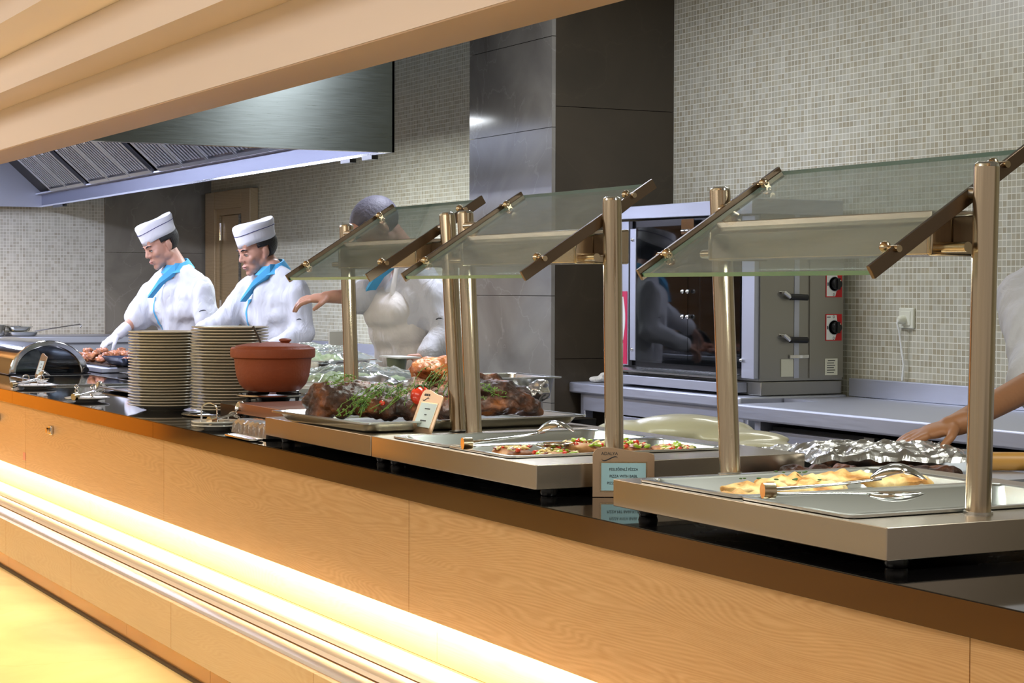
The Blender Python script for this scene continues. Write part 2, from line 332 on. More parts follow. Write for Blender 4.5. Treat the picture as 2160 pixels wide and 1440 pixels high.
# ------------------------------------------------------------------ mesh helpers
class MB:
    """collects verts/faces in world metres"""
    def __init__(s): s.v = []; s.f = []
    def add(s, vs_, fs_):
        o = len(s.v); s.v += [tuple(p) for p in vs_]; s.f += [tuple(i + o for i in f) for f in fs_]; return s
    def box(s, x0, x1, y0, y1, z0, z1):
        vs_ = [(x0, y0, z0), (x1, y0, z0), (x1, y1, z0), (x0, y1, z0), (x0, y0, z1), (x1, y0, z1), (x1, y1, z1), (x0, y1, z1)]
        return s.add(vs_, [(3, 2, 1, 0), (4, 5, 6, 7), (0, 1, 5, 4), (1, 2, 6, 5), (2, 3, 7, 6), (3, 0, 4, 7)])
    def loft(s, loops, cap0=True, cap1=True, closed=False):
        n = len(loops[0]); o = len(s.v)
        for L in loops: s.v += [tuple(p) for p in L]
        m = len(loops)
        for i in range(m if closed else m - 1):
            a = o + i * n; b = o + ((i + 1) % m) * n
            for j in range(n):
                k = (j + 1) % n
                s.f.append((a + j, a + k, b + k, b + j))
        if not closed:
            if cap0: s.f.append(tuple(o + j for j in reversed(range(n))))
            if cap1: s.f.append(tuple(o + (m - 1) * n + j for j in range(n)))
        return s
    def lathe(s, prof, c=(0, 0, 0), n=32, sx=1, sy=1, cap0=True, cap1=True):
        L = [[(c[0] + r * sx * math.cos(2 * PI * j / n), c[1] + r * sy * math.sin(2 * PI * j / n), c[2] + z) for j in range(n)] for r, z in prof]
        return s.loft(L, cap0, cap1)
    def tube(s, pts, r, n=10, cap=True, flat=1.0):
        pts = [Vector(p) for p in pts]; L = []; m = len(pts)
        rr = r if isinstance(r, (list, tuple)) else [r] * m
        t0 = (pts[1] - pts[0]).normalized()
        up = Vector((0, 0, 1)) if abs(t0.z) < 0.95 else Vector((1, 0, 0))
        nx = t0.cross(up).normalized()
        for i in range(m):
            t = (pts[min(i + 1, m - 1)] - pts[max(i - 1, 0)]).normalized()
            nx = (nx - t * nx.dot(t)).normalized(); ny = t.cross(nx)
            L.append([pts[i] + nx * rr[i] * math.cos(2 * PI * j / n) + ny * rr[i] * flat * math.sin(2 * PI * j / n) for j in range(n)])
        return s.loft(L, cap, cap)
    def cyl(s, p0, p1, r, n=20): return s.tube([p0, p1], r, n)
    def prism(s, poly, fn, a, b):
        """poly of 2d points, fn(u, v, t) -> xyz, extruded t = a..b"""
        return s.loft([[fn(u, v, a) for u, v in poly], [fn(u, v, b) for u, v in poly]])
    def sph(s, c, r, n=14, m=9, rot=None):
        if not isinstance(r, (tuple, list)): r = (r, r, r)
        L = []
        for i in range(1, m):
            th = PI * i / m
            L.append([(r[0] * math.sin(th) * math.cos(2 * PI * j / n), r[1] * math.sin(th) * math.sin(2 * PI * j / n), -r[2] * math.cos(th)) for j in range(n)])
        mb = MB(); o = 0
        mb.v = [p for l in L for p in l]; mb.v += [(0, 0, -r[2]), (0, 0, r[2])]
        for i in range(m - 2):
            for j in range(n):
                k = (j + 1) % n; mb.f.append((i * n + j, i * n + k, (i + 1) * n + k, (i + 1) * n + j))
        b = len(L) * n
        for j in range(n):
            k = (j + 1) % n; mb.f.append((b, k, j)); mb.f.append((b + 1, (m - 2) * n + j, (m - 2) * n + k))
        if rot is not None: mb.v = [tuple(rot @ Vector(p)) for p in mb.v]
        mb.v = [(p[0] + c[0], p[1] + c[1], p[2] + c[2]) for p in mb.v]
        return s.add(mb.v, mb.f)
    def cap(s, p0, p1, r0, r1, n=14):
        """closed tapered capsule"""
        p0 = Vector(p0); p1 = Vector(p1); d = (p1 - p0); L = d.length; t = d / L
        pts = []; rr = []
        for a in (80, 55, 28): pts.append(p0 - t * r0 * math.sin(math.radians(a))); rr.append(r0 * math.cos(math.radians(a)))
        pts += [p0, p1]; rr += [r0, r1]
        for a in (28, 55, 80): pts.append(p1 + t * r1 * math.sin(math.radians(a))); rr.append(r1 * math.cos(math.radians(a)))
        return s.tube(pts, rr, n)
    def xf(s, Mx): s.v = [tuple(Mx @ Vector(p)) for p in s.v]; return s
    def merge(s, o): return s.add(o.v, o.f)

def rr(hx, hy, r, z, c=(0, 0), n=5):
    r = min(r, hx * .999, hy * .999); L = []
    for (sx, sy, a0) in ((1, 1, 0), (-1, 1, 90), (-1, -1, 180), (1, -1, 270)):
        for i in range(n + 1):
            a = math.radians(a0 + 90 * i / n)
            L.append((c[0] + sx * (hx - r) + r * math.cos(a), c[1] + sy * (hy - r) + r * math.sin(a), z))
    return L
WM = {}
def wm(o): return WM.get(o.name, Matrix.Identity(4))
def part(name, mb, mat, parent=None, smooth=True, bev=0, seg=2, label=None, kind=None, fix=True):
    """one mesh object; verts are given in world metres and stored relative to the parent"""
    inv = wm(parent).inverted() if parent else Matrix.Identity(4)
    me = bpy.data.meshes.new(name); me.from_pydata([tuple(inv @ Vector(p)) for p in mb.v], [], mb.f)
    bm = bmesh.new(); bm.from_mesh(me); bmesh.ops.remove_doubles(bm, verts=bm.verts, dist=1e-6)
    if fix: bmesh.ops.recalc_face_normals(bm, faces=bm.faces)
    bm.to_mesh(me); bm.free()
    me.materials.append(MT[mat] if isinstance(mat, str) else mat)
    o = bpy.data.objects.new(name, me); COL.objects.link(o)
    if parent: o.parent = parent
    WM[o.name] = wm(parent) if parent else Matrix.Identity(4)
    if bev:
        b = o.modifiers.new('bevel', 'BEVEL'); b.width = bev; b.segments = seg; b.limit_method = 'ANGLE'; b.angle_limit = math.radians(40)
    if smooth:
        for p in me.polygons: p.use_smooth = True
        try:
            me.set_sharp_from_angle(angle=math.radians(38))
        except Exception: pass
    if label: o['label'] = label
    if kind: o['kind'] = kind
    return o
def thing(name, label, cat, loc, rotz=0, group=None, kind=None):
    o = bpy.data.objects.new(name, None); COL.objects.link(o)
    o.empty_display_size = 0.05
    o.location = loc; o.rotation_euler = (0, 0, rotz)
    o['label'] = label; o['category'] = cat
    if group: o['group'] = group
    if kind: o['kind'] = kind
    WM[o.name] = Matrix.Translation(loc) @ Matrix.Rotation(rotz, 4, 'Z')
    return o
def solo(name, mb, mat, label, cat, group=None, **kw):
    """a thing that is one mesh, its origin at the middle of its base"""
    xs = [p[0] for p in mb.v]; ys = [p[1] for p in mb.v]; zs = [p[2] for p in mb.v]
    c = Vector(((min(xs) + max(xs)) / 2, (min(ys) + max(ys)) / 2, min(zs)))
    mb.v = [(p[0] - c.x, p[1] - c.y, p[2] - c.z) for p in mb.v]
    o = part(name, mb, mat, None, **kw); o.location = c
    WM[o.name] = Matrix.Translation(c)
    o['label'] = label; o['category'] = cat
    if group: o['group'] = group
    return o
def struct(name, mb, mat, parent=None, **kw):
    o = part(name, mb, mat, parent, **kw)
    if not parent: o['kind'] = 'structure'
    return o
def dup(root, loc, rotz=None, label=None, group=None):
    def cp(o, par):
        c = o.copy(); COL.objects.link(c)
        if par is not None: c.parent = par
        for ch in list(o.children): cp(ch, c)
        return c
    r = cp(root, None); r.location = loc
    if rotz is not None: r.rotation_euler = (0, 0, rotz)
    if label: r['label'] = label
    if group: r['group'] = group
    return r
def blob(name, mb, mat, parent, voxel=0.006, it=4, fac=0.5, disp=None, label=None):
    """fuse overlapping closed shapes into ONE continuous surface (voxel remesh), relax it, optionally roughen"""
    inv = wm(parent).inverted() if parent else Matrix.Identity(4)
    me = bpy.data.meshes.new('tmp'); me.from_pydata([tuple(inv @ Vector(p)) for p in mb.v], [], mb.f)
    bm = bmesh.new(); bm.from_mesh(me); bmesh.ops.recalc_face_normals(bm, faces=bm.faces); bm.to_mesh(me); bm.free()
    t = bpy.data.objects.new('tmp', me); COL.objects.link(t)
    r = t.modifiers.new('r', 'REMESH'); r.mode = 'VOXEL'; r.voxel_size = voxel
    sm = t.modifiers.new('s', 'SMOOTH'); sm.iterations = it; sm.factor = fac
    dg = bpy.context.evaluated_depsgraph_get()
    m2 = bpy.data.meshes.new_from_object(t.evaluated_get(dg)); m2.name = name
    bpy.data.objects.remove(t)
    if disp:
        n_ = len(m2.vertices); co = np.empty(n_ * 3); m2.vertices.foreach_get('co', co); co = co.reshape(-1, 3)
        no = np.empty(n_ * 3); m2.vertices.foreach_get('normal', no); no = no.reshape(-1, 3)
        for amp, sc, st in disp:
            d = np.array([noise.noise(Vector((p[0] * sc * st[0] + 3.1, p[1] * sc * st[1] + 7.7, p[2] * sc * st[2] + 1.3))) for p in co])
            co = co + no * (d * amp)[:, None]
        m2.vertices.foreach_set('co', co.reshape(-1)); m2.update()
    for p in m2.polygons: p.use_smooth = True
    m2.materials.clear(); m2.materials.append(MT[mat])
    o = bpy.data.objects.new(name, m2); COL.objects.link(o)
    if parent: o.parent = parent
    WM[o.name] = wm(parent) if parent else Matrix.Identity(4)
    if label: o['label'] = label
    return o
def text(name, body, size, Mx, mat, parent, ext=0.0003, align='CENTER', wscale=1.0):
    cu = bpy.data.curves.new('t', 'FONT'); cu.body = body; cu.size = size; cu.extrude = ext; cu.align_x = align; cu.align_y = 'CENTER'
    t = bpy.data.objects.new('t', cu); COL.objects.link(t)
    dg = bpy.context.evaluated_depsgraph_get()
    me = bpy.data.meshes.new_from_object(t.evaluated_get(dg)); bpy.data.objects.remove(t); me.name = name
    inv = wm(parent).inverted() if parent else Matrix.Identity(4)
    me.transform(inv @ Mx @ Matrix.Diagonal((wscale, 1, 1, 1)))
    me.materials.clear(); me.materials.append(MT[mat])
    o = bpy.data.objects.new(name, me); COL.objects.link(o)
    if parent: o.parent = parent
    WM[o.name] = wm(parent) if parent else Matrix.Identity(4)
    return o
def frame_m(o, x, y):
    """matrix with origin o, local x and y axes given, z = x cross y"""
    x = Vector(x).normalized(); y = Vector(y); y = (y - x * y.dot(x)).normalized(); z = x.cross(y)
    m = Matrix.Identity(4)
    for i in range(3): m[i][0] = x[i]; m[i][1] = y[i]; m[i][2] = z[i]; m[i][3] = o[i]
    return m

# ------------------------------------------------------------------ the setting
XL, YW, XR = -15.1, 4.97, 2.0
struct('floor', MB().box(XL - 1.2, XR, -6, 1.97, -0.1, 0), 'floor', smooth=False)
struct('floor_kitchen', MB().box(XL, XR, 1.975, 6, -0.1, 0), 'kfloor', smooth=False)
struct('wall_back', MB().box(XL, XR, YW, YW + 0.15, 0, 3.0), 'mos_x', smooth=False)
struct('wall_left', MB().box(XL - 0.15, XL, 1.83, YW + 0.15, 0, 3.0), 'mos_y', smooth=False)
mm = MB()
for z0, z1 in ((0, 0.82), (0.823, 1.62), (1.623, 2.42), (2.423, 3.0)):
    mm.box(XL, XL + 0.02, 4.08, YW - 0.001, z0, z1)
struct('trim_1', mm, 'marb', smooth=False)
# stone pillar: light marble on the guests' face, the return darkened, its shade put into the colour
PX0, PX1, PY = -8.815, -7.925, 4.29
struct('wall_pillar', MB().box(PX0 + 0.02, PX1 - 0.02, PY + 0.02, YW - 0.001, 0, 3.0), 'marbd', smooth=False)
mm = MB()
for z0, z1 in ((0, 0.79), (0.793, 1.30), (1.303, 2.10), (2.103, 2.53), (2.533, 3.0)):
    mm.box(PX0, PX1, PY, PY + 0.02, z0, z1)
struct('trim_2', mm, 'marb', smooth=False)
mm = MB()
for z0, z1 in ((0, 1.0), (1.003, 2.2), (2.203, 3.0)):
    mm.box(PX1 - 0.02, PX1, PY + 0.021, YW - 0.001, z0, z1)
struct('trim_3', mm, 'marbd', smooth=False)
struct('ceiling', MB().box(XL, XR, 1.84, YW + 0.15, 3.0, 3.1), 'ceil', smooth=False)
# stepped soffit over the counter
def xprism(name, poly, mat, x0=XL - 1.2, x1=XR):
    return struct(name, MB().prism(poly, lambda y, z, t: (t, y, z), x0, x1), mat, smooth=False)
xprism('trim_4', [(1.65, 1.88), (1.832, 1.88), (1.832, 3.0), (1.65, 3.0)], 'cream')
xprism('trim_12', [(1.651, 1.876), (1.831, 1.876), (1.831, 1.8795), (1.651, 1.8795)], 'tan')  # added sheet: shade under the beam is put into its colour
xprism('trim_5', [(1.50, 2.035), (1.649, 2.035), (1.649, 3.0), (1.50, 3.0)], 'pinkc')  # cream darkened here: the step's shaded underside put into the colour
xprism('trim_6', [(1.47, 2.02), (1.499, 2.045), (1.499, 2.14), (1.47, 2.14)], 'cream')
xprism('trim_7', [(1.276, 2.141), (1.499, 2.141), (1.499, 3.0), (1.276, 3.0)], 'cream')
xprism('trim_8', [(1.02, 2.25), (1.275, 2.25), (1.275, 3.0), (1.02, 3.0)], 'cream')
struct('trim_9', MB().box(XL - 1.2, XR, -6, 1.019, 2.75, 3.0), 'ceil', smooth=False)
# unseen dining wall added for reflections; its low amber zone tints the counter edge
struct('wall_dining', MB().box(XL - 1.35, XL - 1.2, -6, 1.83, 0.8, 3.0), 'brownw', smooth=False)
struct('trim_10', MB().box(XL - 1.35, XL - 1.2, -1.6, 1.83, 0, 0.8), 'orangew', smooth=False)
struct('trim_11', MB().box(XL - 1.35, XL - 1.2, -6, -1.6, 0, 0.8), 'brownw', smooth=False)

# door in the far back corner
d1 = thing('door_1', 'beige wooden door with stepped frame in the tiled back wall', 'door', (-14.48, 4.97, 0), kind='structure')
mm = MB(); mm.box(-15.03, -14.79, 4.90, 4.969, 0, 2.11); mm.box(-14.14, -13.935, 4.90, 4.969, 0, 2.11); mm.box(-14.79, -14.14, 4.90, 4.969, 1.97, 2.11)
part('door_frame', mm, 'doorw', d1, smooth=False, bev=0.004)
mm = MB(); mm.box(-14.79, -14.72, 4.92, 4.967, 0, 1.97); mm.box(-14.72, -14.14, 4.92, 4.967, 1.92, 1.97)
part('door_stop', mm, 'doorw', d1, smooth=False, bev=0.003)
part('door_leaf', MB().box(-14.70, -14.30, 4.935, 4.966, 0, 1.915), 'doorw', d1, smooth=False)
part('door_edge', MB().box(-14.30, -14.25, 4.935, 4.966, 0, 1.915), 'steel', d1, smooth=False, label='grey metal edge strip')
part('doorway_gap', MB().box(-14.25, -14.14, 4.95, 4.966, 0, 1.915), 'dark', d1, smooth=False)
for z in (1.72, 1.1):
    part('door_hinge', MB().cyl((-14.705, 4.925, z), (-14.705, 4.925, z + 0.14), 0.014), 'chrome', d1)

# ------------------------------------------------------------------ serving counter
CX0, CX1 = -15.0, 1.5
ctr = thing('serving_counter', 'long buffet counter of limed oak panels under a polished black stone top', 'counter', (-5, 2.3, 0))
top = MB().box(CX0, CX1, 1.672, 2.76, 0.875, 0.925)
part('stone_top', top, 'black_stone', ctr, smooth=False)
for a, b_ in ((CX0, -7.55), (-7.548, -5.63), (-5.628, -0.6), (-0.598, CX1)):
    part('front_edge_strip', MB().box(a, b_, 1.6695, 1.6718, 0.876, 0.9235), 'edge', ctr, smooth=False)
part('stone_top_extension', MB().box(CX0, -5.2, 2.762, 2.98, 0.875, 0.925), 'black_stone', ctr, smooth=False, bev=0.003)
js = [CX0, -13.05, -11.23, -9.41, -7.41, -5.585, -3.77, -1.95, -0.1, CX1]
for a, b_ in zip(js[:-1], js[1:]):
    part('front_panel', MB().box(a + 0.0012, b_ - 0.0012, 1.690, 1.712, 0.625, 0.8745), 'oak', ctr, smooth=False)
part('panel_joint', MB().box(CX0, CX1, 1.694, 1.71, 0.63, 0.87), 'cream', ctr, smooth=False)
for a, b_ in ((CX0, -9.2), (-9.2, -6.62), (-6.62, -3.72), (-3.72, -0.9), (-0.9, CX1)):
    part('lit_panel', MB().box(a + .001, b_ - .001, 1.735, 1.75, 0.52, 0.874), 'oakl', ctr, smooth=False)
part('carcass', MB().box(CX0, CX1, 1.99, 2.74, 0.0, 0.874), 'steelt', ctr, smooth=False)
part('carcass', MB().box(CX0, -5.22, 2.742, 2.96, 0.0, 0.874), 'steelt', ctr, smooth=False)
for a, b_ in ((CX0, -9.0), (-9.0, -8.0), (-8.0, -7.0), (-7.0, -6.0), (-6.0, -5.0), (-5.0, CX1)):
    part('kick_panel', MB().box(a + .001, b_ - .001, 1.972, 1.989, 0.012, 0.5), 'kick', ctr, smooth=False)
# tray rail
part('rail_shelf', MB().box(CX0, CX1, 1.458, 1.7345, 0.49, 0.519), 'railg', ctr, smooth=False)
for a, b_ in ((CX0, -6.63), (-6.625, -3.0), (-2.995, CX1)):
    for y0, y1 in ((1.612, 1.704), (1.537, 1.592), (1.462, 1.516)):
        mb = MB(); k = [(y0, 0.521), (y0 + 0.004, 0.530), (y0 + 0.014, 0.535), (y1 - 0.014, 0.535), (y1 - 0.004, 0.530), (y1, 0.521)]
        mb.prism(k, lambda y, z, t: (t, y, z), a, b_)
        part('rail_slat', mb, 'rail', ctr)
fj = [CX0, -8.6, -7.43, -6.62, -5.72, -4.7, -3.7, -2.7, CX1]
for a, b_ in zip(fj[:-1], fj[1:]):
    part('rail_fascia', MB().box(a + .0015, b_ - .0015, 1.440, 1.457, 0.408, 0.527), 'oakl', ctr, smooth=False)
part('rail_fascia_joint', MB().box(CX0, CX1, 1.444, 1.456, 0.41, 0.52), 'cream', ctr, smooth=False)
part('floor_gap', MB().box(CX0, CX1, 1.962, 1.99, 0.0, 0.011), 'grout', ctr, smooth=False)
# cupboard locks and a sticker on the oak front
for i, (x, z) in enumerate(((-6.985, 0.807), (-7.88, 0.80))):
    t = thing('cupboard_lock', ['small square chrome lock on the oak counter front', 'small chrome lock on the oak front cut by the left edge'][i], 'lock', (x, 1.69, z - 0.015), group='locks on the counter front')
    part('lock_plate', MB().box(x - 0.02, x + 0.02, 1.680, 1.6895, z - 0.016, z + 0.016), 'chrome', t, bev=0.002)
    part('lock_barrel', MB().cyl((x, 1.6795, z), (x, 1.668, z), 0.010), 'brass', t)
mb = MB().box(-7.45, -7.41, 1.6888, 1.6898, 0.66, 0.69)
solo('sticker', mb, simple('pink_sticker', (226, 150, 120), 0.6), 'small faded pink sticker low on the oak counter front', 'sticker', smooth=False)

# ------------------------------------------------------------------ food warmers and their sneeze guards
def foot(parent, x, y, z1=0.942, z0=0.9255):
    part('foot', MB().lathe([(0.016, z0), (0.018, z0 + 0.006), (0.016, z1)], (x, y, 0), 20), 'black', parent)
def warmer(x0, x1, y0, y1, label, hole=None):
    t = thing('food_warmer', label, 'food warmer', ((x0 + x1) / 2, (y0 + y1) / 2, 0.9255), group='steel food warmers on the counter')
    c = ((x0 + x1) / 2, (y0 + y1) / 2); hx = (x1 - x0) / 2; hy = (y1 - y0) / 2
    mb = MB()
    if hole:
        cx, cy, ax, ay = hole
        L = [rr(hx, hy, 0.003, 0.942, c), rr(hx, hy, 0.003, 0.990, c), rr(ax, ay, 0.02, 0.990, (cx, cy)), rr(ax, ay, 0.02, 0.942, (cx, cy))]
        mb.loft(L, closed=True)
        part('well_floor', MB().box(cx - ax - .002, cx + ax + .002, cy - ay - .002, cy + ay + .002, 0.9425, 0.944), 'steel', t, smooth=False)
    else:
        mb.box(x0, x1, y0, y1, 0.942, 0.990)
    part('warmer_body', mb, 'steelx', t, bev=0.0012)
    for x in (x0 + 0.04, x1 - 0.04):
        for y in (y0 + 0.05, y1 - 0.05): foot(t, x, y)
    return t
warmer(-2.945, -2.167, 1.722, 2.36, 'right-hand steel food warmer holding the flatbreads', (-2.579, 2.005, 0.312, 0.262))
warmer(-4.055, -3.240, 1.722, 2.36, 'middle steel food warmer holding the pizza pans', (-3.679, 2.005, 0.299, 0.262))
warmer(-4.775, -4.058, 1.722, 2.36, 'left steel food warmer under the roast tray')

def pole(p0, p1, parent):
    """satin pole with a domed cap"""
    p0 = Vector(p0); p1 = Vector(p1); d = (p1 - p0).normalized()
    o = part('pole', MB().tube([p0, p1 - d * 0.008], 0.0195, 28), 'pole', parent)
    mb = MB().tube([p1 - d * 0.008, p1 - d * 0.004, p1 - d * 0.001, p1], [0.0197, 0.0188, 0.015, 0.007], 28)
    part('pole_cap', mb, 'chrome', o)
    part('pole_collar', MB().tube([p0, p0 + d * 0.004], 0.0225, 28), 'steel', o)
ZB, YB0, ZT, YB1 = 1.357, 1.765, 1.552, 2.072
def guard(pa, pb, label, ia=0.040, ib=0.036):
    """two poles, two slanted bars, a glass sheet between them and a lamp housing behind it"""
    t = thing('sneeze_guard', label, 'sneeze guard', ((pa[0][0] + pb[0][0]) / 2, 1.96, 0.9902), group='glass sneeze guards over the warmers')
    pole(*pa, t); pole(*pb, t)
    slope = Vector((0, YB1 - YB0, ZT - ZB)); n = slope.normalized(); nn = Vector((0, -n.z, n.y))
    xa = pa[1][0] + ia; xb = pb[1][0] - ib
    for k, (x, px, sgn) in enumerate(((xa, pa[1][0], 1), (xb, pb[1][0], -1))):
        a = Vector((x, YB0, ZB)); b = a + slope
        mb = MB(); L = []
        for p in (a, b):
            L.append([p + Vector((dx, 0, 0)) + nn * dn for dx, dn in ((-0.004, -0.011), (0.004, -0.011), (0.004, 0.011), (-0.004, 0.011))])
        mb.loft(L); bar = part('bar', mb, 'bar', t, bev=0.0008)
        for f_ in (0.16, 0.84):
            p = a + slope * f_ + nn * 0.006
            cl = MB().cyl(p - Vector((sgn * 0.010, 0, 0)), p + Vector((sgn * 0.030, 0, 0)), 0.0055, 12)
            cl.sph(p + Vector((sgn * 0.022, 0, 0)) + nn * 0.003, 0.0095, 12, 8)
            part('clamp', cl, 'brass', bar)
        # stub joining bar and pole
        f_ = (1.955 - YB0) / (YB1 - YB0); p = a + slope * f_
        part('bar_mount', MB().cyl((px, 1.955, p.z + 0.002), (x, 1.955, p.z + 0.002), 0.010, 16), 'steel', bar)
    # glass lies on the inner side of the bars, 8 mm thick
    x0 = xa + 0.0065; x1 = xb - 0.0065
    a = Vector((0, YB0 + 0.004, ZB)); b = a + slope * 0.985; T = 0.004
    mb = MB(); vs_ = []
    for p in (a, b):
        for x in (x0, x1):
            for s in (-T, T): vs_.append((x, p.y + nn.y * s, p.z + nn.z * s))
    g = part('glass', MB().add(vs_, [(0, 2, 6, 4), (1, 5, 7, 3)]), 'glass', t, smooth=False, fix=False)
    part('glass_edge', MB().add(vs_, [(0, 1, 3, 2), (4, 6, 7, 5), (0, 4, 5, 1), (2, 3, 7, 6)]), 'glassg', g, smooth=False, fix=False)
    # lamp housing
    h0 = xa + 0.022; h1 = xb - 0.022 - 0.02
    part('lamp_housing', MB().prism([(1.905, 1.386), (2.03, 1.386), (2.03, 1.455), (1.915, 1.455), (1.913, 1.436), (1.905, 1.432)], lambda y, z, t_: (t_, y, z), h0, h1), 'steelx', t, smooth=False, bev=0.002)
    part('housing_cap', MB().prism([(1.903, 1.384), (2.032, 1.384), (2.032, 1.457), (1.903, 1.440)], lambda y, z, t_: (t_, y, z), h1, h1 + 0.012), 'pole', t, bev=0.004)
    part('housing_cap', MB().prism([(1.903, 1.384), (2.032, 1.384), (2.032, 1.457), (1.903, 1.440)], lambda y, z, t_: (t_, y, z), h0 - 0.012, h0), 'pole', t, bev=0.004)
    for x, s in ((pa[1][0], 1), (pb[1][0], -1)):
        e = (h0 - 0.012) if s > 0 else (h1 + 0.012)
        part('housing_bracket', MB().box(min(x, e), max(x, e), 1.945, 1.975, 1.40, 1.446), 'bar', t, bev=0.003)
        part('housing_pin', MB().cyl((x, 1.925, 1.397), (e, 1.925, 1.397), 0.008), 'brass', t)
    return t
guard(((-2.924, 1.96, 0.9902), (-2.964, 1.96, 1.522)), ((-2.246, 1.96, 0.9902), (-2.234, 1.96, 1.527)), 'right-hand glass sneeze guard on two thick poles over the flatbreads', 0.036, 0.03)
guard(((-4.000, 1.96, 0.9902), (-4.050, 1.96, 1.517)), ((-3.347, 1.96, 0.9902), (-3.361, 1.96, 1.521)), 'middle glass sneeze guard on two poles over the pizza', 0.080, 0.02)
guard(((-4.745, 1.96, 0.9902), (-4.790, 1.96, 1.507)), ((-4.085, 1.96, 0.9902), (-4.150, 1.96, 1.516)), 'left glass sneeze guard over the roast beside the clay pot', 0.068, 0.03)

def gn_pan(name, cx, cy, hx, hy, zr, depth, label, cat='pan', rot=0, group=None, lip=0.012, mat='pan'):
    t = Matrix.Translation((cx, cy, 0)) @ Matrix.Rotation(rot, 4, 'Z')
    L = [rr(hx, hy, 0.018, zr - 0.004), rr(hx, hy, 0.018, zr), rr(hx - lip, hy - lip, 0.030, zr), rr(hx - lip - 0.003, hy - lip - 0.003, 0.034, zr - 0.004),
         rr(hx - lip - 0.012, hy - lip - 0.012, 0.040, zr - depth + 0.008), rr(hx - lip - 0.022, hy - lip - 0.022, 0.036, zr - depth + 0.001),
         rr(hx - lip - 0.022, hy - lip - 0.022, 0.036, zr - depth), rr(hx - lip - 0.0095, hy - lip - 0.0095, 0.040, zr - depth + 0.007),
         rr(hx - lip - 0.001, hy - lip - 0.001, 0.034, zr - 0.005), rr(hx - 0.002, hy - 0.002, 0.018, zr - 0.005)]
    mb = MB(); n = len(L[0])
    mb.loft(L[:6], cap0=False, cap1=True); mb.loft(L[6:] + [L[0]], cap0=True, cap1=False)
    mb.xf(t)
    return solo(name, mb, mat, label, cat, group)
gn_pan('steel_pan', -2.728, 2.005, 0.158, 0.268, 0.9955, 0.042, 'left pan in the right-hand warmer with the flatbreads', group='pans in the warmers')
gn_pan('steel_pan', -2.420, 2.005, 0.148, 0.268, 0.9955, 0.042, 'nearly empty right pan under the serving tongs', group='pans in the warmers')
gn_pan('steel_pan', -3.828, 2.005, 0.147, 0.268, 0.9955, 0.042, 'left pizza pan in the middle warmer, mostly empty', group='pans in the warmers')
gn_pan('steel_pan', -3.531, 2.005, 0.148, 0.268, 0.9955, 0.042, 'right pizza pan in the middle warmer under the tongs', group='pans in the warmers')
gn_pan('roast_tray', -4.385, 2.015, 0.270, 0.315, 1.0175, 0.027, 'large shallow steel tray under the roasts', 'tray', rot=0.07)

# ------------------------------------------------------------------ extractor hood
HX0, HX1, HY0, HY1, HZ = -14.95, -8.09, 2.0, 3.55, 1.965
hd = thing('extractor_hood', 'huge stainless extractor hood hanging over the grill line', 'extractor hood', (-11.5, 2.77, 1.96))
def xshell(x0, x1, y0, y1, z0, z1): return MB().box(x0, x1, y0, y1, z0, z1)
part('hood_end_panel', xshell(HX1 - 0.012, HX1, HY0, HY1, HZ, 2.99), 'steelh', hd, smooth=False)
part('hood_end_panel', xshell(HX0, HX0 + 0.012, HY0, HY1, HZ, 2.99), 'steelt', hd, smooth=False)
part('hood_back_panel', xshell(HX0, HX1, HY1 - 0.012, HY1, HZ, 2.99), 'hoodin', hd, smooth=False)
part('hood_front_panel', xshell(HX0, HX1, HY0, HY0 + 0.012, HZ, 2.99), 'steelt', hd, smooth=False)
part('hood_roof', xshell(HX0, HX1, HY0, HY1, 2.96, 2.985), 'dark', hd, smooth=False)
part('grease_gutter', MB().box(HX0 + .012, HX1 - .012, HY1 - 0.06, HY1 - 0.0125, 2.062, 2.072), 'steelt', hd, smooth=False)
mb = MB(); mb.box(HX0 + .0125, HX1 - .0125, HY1 - 0.0165, HY1 - 0.0125, HZ, HZ + .012); mb.box(HX1 - 0.05, HX1 - 0.0125, HY0 + .02, HY1 - .02, HZ, HZ + 0.006)
part('hood_rim', mb, 'chrome', hd, smooth=False)
